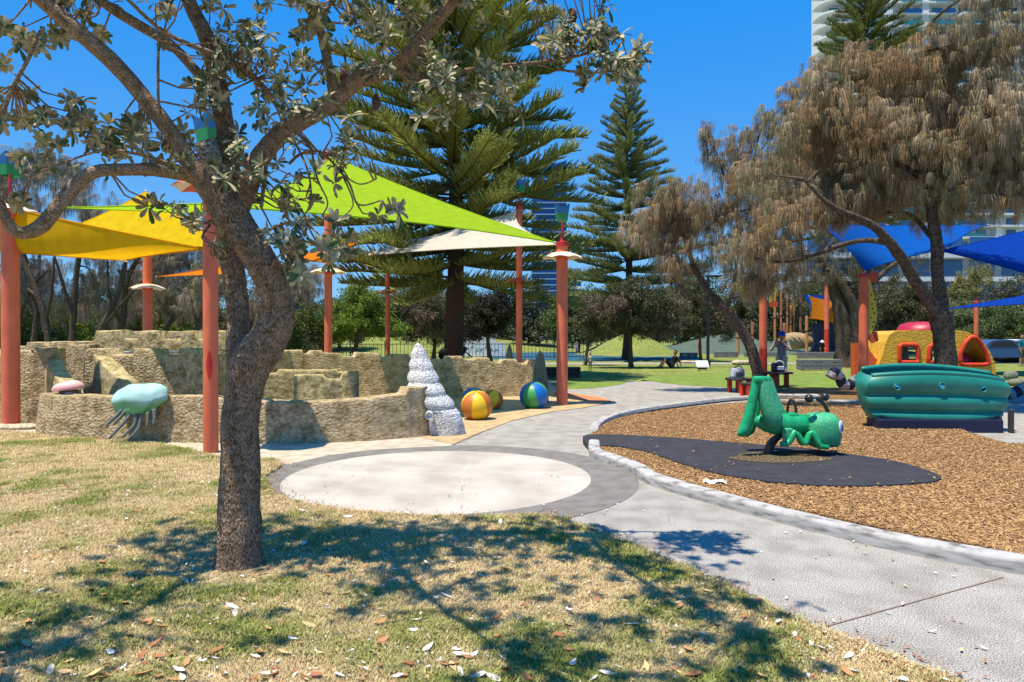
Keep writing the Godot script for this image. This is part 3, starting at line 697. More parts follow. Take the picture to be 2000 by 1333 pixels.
# ---------- poles, sails ----------
func sail(called: String, label: String, cs: Array, m: Material, k := 0.12, sag := 0.0) -> void:
	var mb := MB.new()
	var n := 18
	var mid := Vector3.ZERO
	for a in cs: mid += a / cs.size()
	if cs.size() == 4:
		for i in n + 1:
			for j in n + 1:
				var u := float(i) / n; var v := float(j) / n
				var uu := 0.5 + (u - 0.5) * (1.0 - k * (1.0 - pow(2 * v - 1, 2)))
				var vv := 0.5 + (v - 0.5) * (1.0 - k * (1.0 - pow(2 * u - 1, 2)))
				mb.p((cs[0].lerp(cs[1], uu)).lerp(cs[3].lerp(cs[2], uu), vv) - Vector3(0, sag * 16 * u * (1 - u) * v * (1 - v), 0))
		mb.grid(n + 1, n + 1, 0)
	else:
		var id := {}
		for i in n + 1:
			for j in n + 1 - i:
				var b := Vector3(float(i) / n, float(j) / n, float(n - i - j) / n)
				var s := b.x * b.y + b.y * b.z + b.z * b.x
				var p: Vector3 = cs[0] * b.x + cs[1] * b.y + cs[2] * b.z
				id[Vector2i(i, j)] = mb.p(mid + (p - mid) * (1.0 - k * minf(1.0, 4.0 * s)) - Vector3(0, sag * 27 * b.x * b.y * b.z, 0))
		for i in n:
			for j in n - i:
				mb.t(id[Vector2i(i, j)], id[Vector2i(i + 1, j)], id[Vector2i(i, j + 1)])
				if i + j < n - 1: mb.t(id[Vector2i(i + 1, j)], id[Vector2i(i + 1, j + 1)], id[Vector2i(i, j + 1)])
	var o := thing(called, label, "shade sail", mid, 0.0, "shade sails over the playground")
	var rims := []
	if cs.size() == 4:
		for e in 4:
			var rim := []
			for q in n + 1: rim.append(mb.v[[q * (n + 1), q * (n + 1) + n, q, n * (n + 1) + q][e]])
			rims.append(rim)
	else:
		for e in 3:
			var rim := []
			for q in n + 1:
				var w2 := (q * (n + 1) - q * (q - 1) / 2)
				rim.append(mb.v[[q, w2, w2 + n - q][e]])
			rims.append(rim)
	for rim in rims:
		var hb := MB.new()
		hb.tube(rim, range(rim.size()).map(func(_q): return 0.014), 5)
		wpart("hem", hb, m, o)
	wpart("fabric", mb, m, o)
	for a in cs:
		var w := MB.new()
		var dir: Vector3 = (a - mid).normalized()
		w.tube([a - dir * 0.06, a + dir * 0.09], [0.01, 0.01], 6)
		w.tube([a - dir * 0.02, a + dir * 0.03], [0.03, 0.03], 8)
		wpart("corner_shackle", w, M.steel, o)
func pole(label: String, px: float, d: float, wpx: float, top: float, umb: float, pal: Array, bucket: bool, split := 0.0) -> Node3D:
	var base := Vector3((px - 1000) / F * d, 0, -d)
	var t := thing("shade_pole", label, "pole", base, 0.0, "red shade sail poles")
	var r := wpx / F * d * 0.5
	var h := at(px, top, d).y
	var mb := MB.new()
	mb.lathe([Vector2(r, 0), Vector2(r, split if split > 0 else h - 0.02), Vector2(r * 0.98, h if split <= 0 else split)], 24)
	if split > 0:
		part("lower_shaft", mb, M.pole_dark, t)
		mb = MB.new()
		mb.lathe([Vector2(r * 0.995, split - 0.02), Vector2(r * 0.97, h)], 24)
	part("shaft", mb, M.pole, t)
	mb = MB.new()
	for cp in [[Vector2(r * 0.9, h - 0.1), Vector2(r * 1.16, h - 0.1)], [Vector2(r * 1.16, h - 0.1), Vector2(r * 1.18, h)], [Vector2(r * 1.18, h), Vector2(r * 0.4, h + 0.03)], [Vector2(r * 0.4, h + 0.03), Vector2(r * 0.18, h + 0.14), Vector2(0, h + 0.14)]]: mb.lathe(cp, 24)
	part("cap", mb, M.red, t)
	if umb > 0:
		var y := at(px, umb, d).y
		var c := Node3D.new()
		c.name = "umbrella"; t.add_child(c)
		c.position.y = y
		var rot := px * 0.37
		for w in 8:
			var g := MB.new()
			g.col = pal[w % pal.size()]
			for i in 9:
				var u := lerpf(0.2, 1.0, i / 8.0)
				for k in 7:
					var f := k / 6.0
					var a := -(rot + TAU * (w + f) / 8.0)
					var edge := 1.0 - 0.06 * sin(PI * f) * u
					var rr := 0.5 * u * edge
					g.p(Vector3(cos(a) * rr, 0.17 * (1.0 - pow(u, 2.0)) + 0.035 * sin(PI * f) * u * u, sin(a) * rr))
			g.grid(9, 7, 0)
			var o := part("panel", g, M.paint, c)
		var s := MB.new()
		s.lathe([Vector2(r * 1.02, -0.02), Vector2(r * 1.3, 0.1), Vector2(r * 1.02, 0.2)], 20)
		part("collar", s, M.orange_red, c)
	if bucket:
		mb = MB.new()
		mb.tube([Vector3(0, h + 0.1, 0), Vector3(0, h + 0.55, 0)], [0.035, 0.02], 8)
		part("rod", mb, M.red, t)
		var bk := Node3D.new()
		bk.name = "wind_bucket"; t.add_child(bk)
		bk.position.y = h + 0.5; bk.rotation.y = px
		for k in 4:
			for lv in 2:
				var q := MB.new()
				var b := Basis(Vector3.UP, k * PI / 2)
				var y0 := 0.0 if lv == 0 else 0.18
				var y1 := 0.178 if lv == 0 else 0.40
				var w0 := 0.12 if lv == 0 else 0.14
				var w1 := 0.14 if lv == 0 else 0.17
				q.tri(b * Vector3(-w0, y0, w0), b * Vector3(0, y1 - (0.0 if lv == 0 else 0.09), w1), b * Vector3(w0, y0, w0))
				q.tri(b * Vector3(-w0, y0, w0), b * Vector3(-w1, y1, w1), b * Vector3(0, y1 - (0.0 if lv == 0 else 0.09), w1))
				q.tri(b * Vector3(w0, y0, w0), b * Vector3(0, y1 - (0.0 if lv == 0 else 0.09), w1), b * Vector3(w1, y1, w1))
				part("green_panel" if lv == 0 else "blue_panel", q, mat(lin(0.02, 0.24, 0.07), 0.5) if lv == 0 else M.sea_blue, bk)
	return t
func build_poles() -> void:
	var cream := [Color(0.78, 0.66, 0.46), Color(0.72, 0.5, 0.26)]
	pole("salmon red pole standing beside the left castle wall", 20, 12.0, 31, 400, 418, [Color(0.76, 0.68, 0.62), Color(0.7, 0.5, 0.42)], true)
	var p2 := pole("salmon red pole in front of the low wall beside the banksia trunk", 411, 9.48, 28, 352, 372, [Color(0.78, 0.72, 0.6), Color(0.6, 0.12, 0.06)], true)
	var sc := MB.new()
	for i in 9:
		for k in 6:
			var a := 0.25 + (k - 2.5) * 0.16 * sin(PI * (i + 0.5) / 9.0)
			var y := lerpf(1.02, 1.42, i / 8.0)
			sc.p(Vector3(sin(a) * 0.103, y, cos(a) * 0.103))
	sc.grid(9, 6, 0)
	var scuff := part("repainted_spot", sc, M.red, p2)
	scuff.set_meta("label", "darker red oval patch of fresh paint on the pole")
	pole("red pole with a cream umbrella behind the castle turret", 288, 19.6, 17, 400, 566, cream, false)
	pole("tall red pole with a cream umbrella carrying the lime sail's peak", 641, 18.7, 15, 300, 535, cream, false)
	pole("red pole with a cream umbrella beside the curving path", 1098, 16.2, 22, 474, 506, [Color(0.8, 0.72, 0.56), Color(0.8, 0.66, 0.42)], true)
	pole("thin red pole with a red and olive umbrella behind the courtyard wall", 1014, 22.8, 12, 404, 553, [Color(0.42, 0.07, 0.04), Color(0.4, 0.36, 0.13), Color(0.62, 0.25, 0.06), Color(0.42, 0.07, 0.04)], true)
	pole("thin red pole with an olive and orange umbrella beneath the pine", 757, 27.0, 9.5, 515, 574, [Color(0.5, 0.15, 0.05), Color(0.38, 0.33, 0.1)], false)
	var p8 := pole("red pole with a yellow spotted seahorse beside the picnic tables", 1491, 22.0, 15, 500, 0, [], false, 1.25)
	var p9 := pole("red pole with a yellow spotted seahorse behind the green boat", 1687, 19.6, 17, 535, 0, [], true)
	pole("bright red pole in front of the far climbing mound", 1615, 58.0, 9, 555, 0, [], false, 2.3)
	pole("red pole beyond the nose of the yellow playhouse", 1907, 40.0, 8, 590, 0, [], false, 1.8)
	for s in [[p8, at(1507, 560, 22.0), 0.62], [p9, at(1702, 600, 19.6), 0.95]]:
		var pr: Node3D = s[0]
		var o := thing("seahorse_cutout", "yellow spotted curved sea creature fixed to the pole by the tables" if s[0] == p8 else "yellow spotted curved sea creature fixed to the pole behind the boat", "decoration", s[1])
		var hh: float = s[2]
		var poly := PackedVector2Array()
		for i in 21:
			var u := i / 20.0
			poly.append(Vector2(0.24 * sin(PI * pow(u, 0.8)) * (1.0 - 0.3 * u) - 0.06, (u - 0.5) * 2 * hh * 0.85))
		for i in 21:
			var u := 1.0 - i / 20.0
			poly.append(Vector2(0.02 * sin(PI * u) - 0.1, (u - 0.5) * 2 * hh * 0.85))
		var mb := MB.new()
		mb.col = Color(0.72, 0.55, 0.04)
		mb.prism(poly, 0.06)
		part("body", mb, M.paint, o)
		for k in 9:
			var sp := MB.new()
			var u := 0.15 + 0.08 * k
			sp.ball(Vector3(0.03 + 0.05 * sin(k * 2.4), (u - 0.5) * 2 * hh * 0.85, 0.03), Vector3(0.025, 0.035, 0.012), Basis(), 8)
			part("spot", sp, M.dark_metal, o)
		for e in [-1.0, 1.0]:
			var fin := MB.new()
			fin.prism(PackedVector2Array([Vector2(-0.08, e * hh * 0.72), Vector2(0.16, e * hh * 0.75), Vector2(0.2, e * hh * 1.02), Vector2(0.02, e * hh * 1.1), Vector2(-0.1, e * hh * 0.95)]), 0.05)
			part("fin", fin, M.orange_red, o)
func build_sails() -> void:
	sail("shade_sail", "deep yellow shade sail stretched low between the two nearest poles", [at(28, 408, 12.0), at(404, 487, 9.6), at(240, 509, 11.2), at(-160, 482, 13.2)], M.sail_yellow, 0.04, 0.08)
	sail("shade_sail", "bright lemon yellow shade sail rising to a peak above the turret", [at(285, 374, 19.4), at(470, 490, 17.5), at(90, 462, 18.0)], M.sail_lemon, 0.1, 0.0)
	sail("shade_sail", "lime green shade sail with a high peak behind the banksia", [at(645, 305, 18.6), at(1084, 474, 16.2), at(418, 402, 9.6)], M.sail_lime, 0.16, 0.0)
	sail("shade_sail", "narrow lime green strip of sail seen edge on behind the banksia", [at(112, 406, 14.0), at(411, 398, 9.8), at(405, 418, 13.0)], M.sail_lime, 0.1, 0.0)
	sail("shade_sail", "cream white shade sail hanging beside the pine trunk", [at(1086, 478, 16.2), at(1007, 414, 22.7), at(684, 502, 26.0)], M.sail_cream, 0.14, 0.0)
	sail("shade_sail", "small orange shade sail behind the tall red pole", [at(560, 502, 22), at(642, 484, 18.9), at(700, 472, 25), at(648, 518, 27)], M.sail_orange, 0.1, 0.0)
	sail("shade_sail", "thin orange shade sail seen edge on behind the turret", [at(305, 541, 28), at(440, 520, 18), at(440, 536, 24)], M.sail_orange, 0.1, 0.0)
	sail("shade_sail", "bright blue shade sail behind the forked she-oak trunk", [at(1590, 436, 19.5), at(1690, 530, 19.3), at(1850, 484, 16.6), at(1930, 440, 20.5)], M.sail_blue, 0.1, 0.0)
	sail("shade_sail", "dark royal blue shade sail under the she-oak's right branches", [at(1836, 490, 17.3), at(2080, 430, 24), at(2120, 570, 14.5)], M.sail_navy, 0.06, 0.0)
	sail("shade_sail", "low dark blue shade sail seen edge on beyond the playhouse", [at(1846, 604, 31), at(2020, 574, 34), at(2040, 592, 27)], M.sail_navy, 0.06, 0.0)
	sail("shade_sail", "orange upright shade sail with a blue one behind the far red pole", [at(1580, 578, 60), at(1650, 588, 58), at(1650, 640, 57), at(1582, 622, 60)], M.sail_orange, 0.14, 0.0)
	sail("shade_sail", "pale blue upright sail behind the far orange sail", [at(1566, 575, 62), at(1642, 576, 62), at(1640, 600, 62), at(1592, 620, 62)], M.sail_blue, 0.1, 0.0)

# ---------- play equipment ----------
func build_grasshopper() -> void:
	var D := 8.92
	var W := func(px: float, py: float, dz := 0.0) -> Vector3: return at(px, py, D + dz)
	var t := thing("grasshopper_rider", "green plastic grasshopper spring rider on the black rubber pad", "spring rider", gp(1503, 887, 0.085))
	var mb := MB.new()
	mb.tube([W.call(1474, 822), W.call(1480, 823), W.call(1495, 826), W.call(1513, 829), W.call(1516, 829)], [0.02, 0.075, 0.115, 0.14, 0.13], 18)
	wpart("abdomen", mb, M.green_plastic, t)
	mb = MB.new()
	mb.tube([W.call(1511, 829), W.call(1514, 829), W.call(1535, 829), W.call(1537, 829), W.call(1539, 829), W.call(1560, 829), W.call(1582, 830)], [0.13, 0.137, 0.137, 0.13, 0.137, 0.137, 0.13], 20)
	wpart("body", mb, M.green_plastic, t)
	mb = MB.new()
	mb.ball(W.call(1604, 840), Vector3(0.225, 0.228, 0.25), Basis(Vector3.FORWARD, -0.1), 28, 0.68)
	mb.ball(W.call(1622, 862), Vector3(0.1, 0.075, 0.19), Basis(Vector3.FORWARD, 0.1), 18, 0.85)
	var head := wpart("head", mb, M.worn_green, t)
	for s in [-1.0, 1.0]:
		# eye on each side of the face
		var e := Node3D.new()
		e.name = "eye"; t.add_child(e, true)
		var side := Vector3(0.66, 0.05, -s * 0.75).normalized()
		e.transform = t.transform.affine_inverse() * Transform3D(Basis.looking_at(-side, Vector3.UP), W.call(1604, 835) + Vector3(0.165, 0.03, -s * 0.205) + side * 0.002)
		var eb := MB.new()
		eb.ball(Vector3.ZERO, Vector3(0.06, 0.085, 0.016), Basis(), 18)
		part("eye_white", eb, mat(lin(0.75, 0.77, 0.78), 0.3), e)
		eb = MB.new()
		eb.ball(Vector3(0.0, -0.012, 0.01), Vector3(0.038, 0.055, 0.011), Basis(), 16)
		part("iris", eb, mat(lin(0.08, 0.28, 0.5), 0.3), e)
		eb = MB.new()
		eb.ball(Vector3(0.0, -0.014, 0.017), Vector3(0.02, 0.034, 0.007), Basis(), 14)
		part("pupil", eb, M.black, e)
		# great hind leg
		var dz: float = s * 0.2
		var ox := 0.0 if s < 0 else 9.0
		var lb := MB.new()
		lb.tube([W.call(1488 + ox, 738, dz), W.call(1489 + ox, 742, dz), W.call(1496 + ox, 775, dz), W.call(1505 + ox, 802, dz), W.call(1511 + ox, 818, dz), W.call(1514 + ox, 828, dz), W.call(1516 + ox, 834, dz)], [0.055, 0.075, 0.1, 0.118, 0.122, 0.1, 0.05], 16)
		wpart("thigh", lb, M.worn_green, t)
		lb = MB.new()
		lb.tube([W.call(1479 + ox, 738, dz), W.call(1478 + ox, 743, dz), W.call(1470 + ox, 785, dz), W.call(1462 + ox, 820, dz), W.call(1455 + ox, 840, dz), W.call(1447 + ox, 848, dz), W.call(1442 + ox, 850, dz)], [0.04, 0.055, 0.06, 0.072, 0.075, 0.055, 0.02], 14)
		wpart("shin", lb, M.green_plastic, t)
		lb = MB.new()
		lb.rbox(W.call(1484 + ox, 742, dz), Vector3(0.17, 0.09, 0.15), 0.035)
		wpart("knee", lb, M.green_plastic, t)
		# zigzag front legs with a side plate
		dz = s * 0.165
		lb = MB.new()
		lb.rbox(W.call(1539, 852, dz), Vector3(0.13, 0.2, 0.06), 0.025)
		wpart("side_plate", lb, M.worn_green, t)
		lb = MB.new()
		lb.tube([W.call(1525, 868, dz * 1.15), W.call(1538, 867, dz * 1.15), W.call(1545, 860, dz * 1.15), W.call(1553, 844, dz * 1.1), W.call(1559, 850, dz * 1.15), W.call(1568, 866, dz * 1.2), W.call(1575, 866, dz * 1.2), W.call(1582, 848, dz * 1.15), W.call(1587, 845, dz * 1.15), W.call(1593, 855, dz * 1.25), W.call(1602, 873, dz * 1.35), W.call(1619, 874, dz * 1.35)], [0.03, 0.042, 0.042, 0.04, 0.04, 0.045, 0.045, 0.04, 0.04, 0.042, 0.045, 0.03], 12)
		wpart("front_leg", lb, M.green_plastic, t)
	mb = MB.new()
	mb.rbox(W.call(1548, 815), Vector3(0.13, 0.12, 0.16), 0.03)
	wpart("handle_block", mb, M.green_plastic, t)
	mb = MB.new()
	var arch := []
	for k in 13:
		var a := PI * k / 12.0
		arch.append(W.call(1547, 799) + Vector3(cos(a) * 0.038, 0.0 + sin(a) * 0.12 - 0.06 * (1 - sin(a)), cos(a) * 0.045))
	mb.tube(arch, range(13).map(func(_i): return 0.018), 9)
	wpart("grab_handle", mb, M.black, t)
	mb = MB.new()
	mb.tube(smooth([W.call(1618, 812), W.call(1617, 803), W.call(1610, 790), W.call(1600, 781), W.call(1595, 780)], 4), range(17).map(func(_i): return 0.026), 10)
	wpart("antenna_stem", mb, M.black, t)
	mb = MB.new()
	mb.tube([W.call(1582, 779, -0.16), W.call(1612, 776, 0.16)], [0.012, 0.012], 8)
	wpart("antenna_bar", mb, M.black, t)
	for b in [[1581, 779, -0.18], [1612, 776, 0.18]]:
		mb = MB.new()
		mb.ball(W.call(b[0], b[1], b[2]), Vector3.ONE * 0.056, Basis(), 18)
		wpart("antenna_knob", mb, M.black, t)
	# mouth, a dark smile in the chin
	mb = MB.new()
	mb.tube(smooth([W.call(1624, 859, -0.17), W.call(1631, 863, -0.14), W.call(1637, 863, -0.06), W.call(1639, 862, 0.0)], 3), range(10).map(func(_i): return 0.008), 6)
	wpart("mouth", mb, M.dark_metal, t)
	# curved leaf spring
	mb = MB.new()
	var sp := smooth([W.call(1526, 850), W.call(1514, 858), W.call(1506, 868), W.call(1502, 880), W.call(1501, 889)], 5)
	var base := 0
	for p in sp:
		for q in [Vector3(-0.022, 0, -0.09), Vector3(-0.022, 0, 0.09), Vector3(0.03, 0, 0.09), Vector3(0.03, 0, -0.09)]: mb.p(p + q)
	mb.grid(sp.size(), 4, base, true)
	wpart("leaf_spring", mb, M.dark_metal, t)

func build_boat() -> void:
	var D := 11.8
	var c := Vector3((1820 - 1000) / F * D, 0, -D)
	var t := thing("play_boat", "green inflatable shaped rocking boat with three portholes on the mulch", "play boat", c, -0.03)
	var shape := func(u: float, v: float, front: float) -> Vector3:
		var x := (2 * u - 1)
		var wt := [1.0, 1.1, 1.15, 1.18, 1.205, 1.2, 1.1]
		var vi := clampf(v, 0, 0.9999) * 6.0
		var w := lerpf(wt[int(vi)], wt[int(vi) + 1], vi - int(vi))
		var f := 0.0
		for b in [[0.0, 0.24], [0.24, 0.58], [0.58, 1.02]]:
			if v >= b[0] and v <= b[1]: f = pow(sin(PI * clampf((v - b[0]) / (b[1] - b[0]), 0, 1)), 0.55)
		var y := 0.17 + v * 0.74 + 0.09 * (1 - x * x) * v - 0.03 * (1 - v) * (1 - x * x) - 0.035 * v * x
		var z := 0.085 * f + 0.15 * (1.0 - pow(absf(x), 3.2)) + 0.05 * v
		return Vector3(x * w, y, front * (z + 0.1))
	for front in [1.0, -1.0]:
		var mb := MB.new()
		var nu := 110; var nv := 46
		var holes := [[0.185, 0.735], [0.485, 0.76], [0.775, 0.735]]
		for i in nv + 1:
			for j in nu + 1: mb.p(shape.call(float(j) / nu, float(i) / nv, front) + (Vector3(0, 0.1, 0) if front < 0 else Vector3.ZERO))
		for i in nv:
			for j in nu:
				var skip := false
				if front > 0:
					for h in holes:
						if Vector2((float(j) + 0.5) / nu * 2.35 - h[0] * 2.35, ((float(i) + 0.5) / nv - h[1]) * 0.8).length() < 0.048: skip = true
				var k := i * (nu + 1) + j
				if not skip: mb.q(k, k + nu + 1, k + nu + 2, k + 1)
		part("hull_side" if front > 0 else "far_hull_side", mb, M.teal, t)
		var rim := []
		for j in 41: rim.append(shape.call(j / 40.0, 1.0, front) + Vector3(0, 0.1 if front < 0 else 0.0, -0.02 * front))
		mb = MB.new()
		mb.tube(rim, range(41).map(func(_i): return 0.045), 10)
		part("rim", mb, M.teal, t)
		if front > 0:
			for h in holes:
				var ctr: Vector3 = shape.call(h[0], h[1], 1.0)
				var ring := MB.new()
				var base := 0
				for a in 24:
					for b in 8:
						var aa := TAU * a / 24.0; var bb := -TAU * b / 8.0
						var r := 0.052 + 0.014 * cos(bb)
						ring.p(ctr + Vector3(cos(aa) * r, sin(aa) * r, 0.014 * sin(bb) - 0.002))
				for a in 24:
					for b in 8: ring.q(a * 8 + b, a * 8 + (b + 1) % 8, ((a + 1) % 24) * 8 + (b + 1) % 8, ((a + 1) % 24) * 8 + b)
				part("porthole", ring, M.teal, t)
	for s in [-1.0, 1.0]:
		var mb := MB.new()
		for i in 13:
			for j in 9:
				var a: Vector3 = shape.call(0.0 if s < 0 else 1.0, i / 12.0, 1.0)
				mb.p(Vector3(a.x + s * 0.07 * sin(PI * j / 8.0), a.y + 0.1 * j / 8.0, a.z * (1 - j / 4.0)))
		mb.grid(13, 9, 0)
		part("hull_end", mb, M.teal, t)
	var mb2 := MB.new()
	mb2.rbox(Vector3(0, 0.72, -0.02), Vector3(1.7, 0.08, 0.42), 0.03)
	part("seat", mb2, M.sea_blue, t)
	mb2 = MB.new()
	mb2.box(Vector3(0, 0.25, 0), Vector3(2.0, 0.06, 0.5))
	part("floor", mb2, M.navy, t)
	mb2 = MB.new()
	mb2.rbox(Vector3(-0.03, 0.1, 0.12), Vector3(2.05, 0.24, 0.46), 0.02)
	part("base", mb2, M.navy, t)
	for s in [[1.08, 0.16, 0.1], [1.13, 0.2, 0.32]]:
		mb2 = MB.new()
		mb2.rbox(Vector3(s[0], s[1], s[2]), Vector3(0.05, s[1] * 2, 0.1), 0.012)
		part("step_post", mb2, M.dark_timber, t)

func csg_poly(pts: Array, depth: float, z: float, op: int, x0: float, d: float) -> CSGPolygon3D:
	var n := CSGPolygon3D.new()
	var pl := PackedVector2Array()
	for a in pts: pl.append(Vector2((a[0] - x0) / F * d, at(a[0], a[1], d).y))
	if Geometry2D.is_polygon_clockwise(pl): pl.reverse()
	n.polygon = pl; n.depth = depth; n.operation = op; n.position.z = z
	return n
func build_playhouse() -> void:
	var D := 24.0
	var x0 := 1830.0
	var t := thing("play_helicopter", "yellow rounded helicopter playhouse with red framed windows behind the she-oak trunk", "playhouse", Vector3((x0 - 1000) / F * D, 0, -D))
	var outer := [[1712, 749], [1716, 716], [1722, 700], [1731, 668], [1738, 654], [1750, 647], [1800, 645], [1870, 645], [1890, 648], [1908, 657], [1924, 672], [1936, 690], [1943, 707], [1946, 725], [1946, 749]]
	var inner := [[1722, 752], [1726, 716], [1739, 668], [1748, 656], [1800, 653], [1870, 653], [1886, 656], [1902, 664], [1916, 678], [1928, 694], [1935, 710], [1938, 752]]
	var wins := [[[1757, 708], [1757, 678], [1761, 674], [1789, 674], [1793, 678], [1793, 708]], [[1813, 708], [1816, 678], [1821, 674], [1846, 674], [1850, 678], [1850, 708]], [[1876, 708], [1876, 690], [1884, 672], [1895, 660], [1906, 659], [1917, 672], [1927, 692], [1932, 711], [1920, 713], [1880, 713]]]
	var root := CSGCombiner3D.new()
	root.name = "cabin_shell"; root.material_override = M.yellow
	root.add_child(csg_poly(outer, 1.7, 0.0, CSGShape3D.OPERATION_UNION, x0, D))
	root.add_child(csg_poly(inner, 1.46, -0.12, CSGShape3D.OPERATION_SUBTRACTION, x0, D))
	for w in wins: root.add_child(csg_poly(w, 3.0, 0.6, CSGShape3D.OPERATION_SUBTRACTION, x0, D))
	t.add_child(root)
	for w in wins:
		for z in [0.02, -1.72]:
			var pts := []
			for a in w: pts.append(Vector3((a[0] - x0) / F * D, at(a[0], a[1], D).y, z))
			pts.append(pts[0])
			var ring := []
			for i in pts.size() - 1:
				for k in 4: ring.append(pts[i].lerp(pts[i + 1], k / 4.0))
			ring.append(pts[0])
			var mb := MB.new()
			mb.tube(ring, range(ring.size()).map(func(_i): return 0.075), 8)
			part("window_frame", mb, M.pole_dark, t)
	var cap := MB.new()
	cap.lathe([Vector2(0.86, 0), Vector2(0.84, 0.1), Vector2(0.72, 0.26), Vector2(0.5, 0.33), Vector2(0.0, 0.36)], 8, Transform3D(Basis(), Vector3(0, at(1830, 646, D).y - 0.02, -0.85)))
	part("rotor_cap", cap, M.crimson, t)
	var tail := MB.new()
	var tp := PackedVector2Array()
	for a in [[1676, 749], [1676, 671], [1700, 671], [1706, 686], [1716, 700], [1730, 708], [1730, 749]]: tp.append(Vector2((a[0] - x0) / F * D, at(a[0], a[1], D).y))
	tail.prism(tp, 0.3, Transform3D(Basis(), Vector3(0, 0, -0.35)))
	part("tail_panel", tail, M.orange_red, t)
	tail = MB.new()
	tp = PackedVector2Array()
	for a in [[1708, 749], [1708, 675], [1726, 675], [1726, 749]]: tp.append(Vector2((a[0] - x0) / F * D, at(a[0], a[1], D).y))
	tail.prism(tp, 0.3, Transform3D(Basis(), Vector3(0, 0, -1.2)))
	part("tail_panel", tail, M.crimson, t)
	var seat := MB.new()
	seat.ball(Vector3(1.35, 0.75, -0.8), Vector3(0.4, 0.35, 0.4), Basis(), 14)
	seat.box(Vector3(1.35, 0.3, -0.8), Vector3(0.3, 0.6, 0.3))
	part("seat", seat, M.crimson, t)

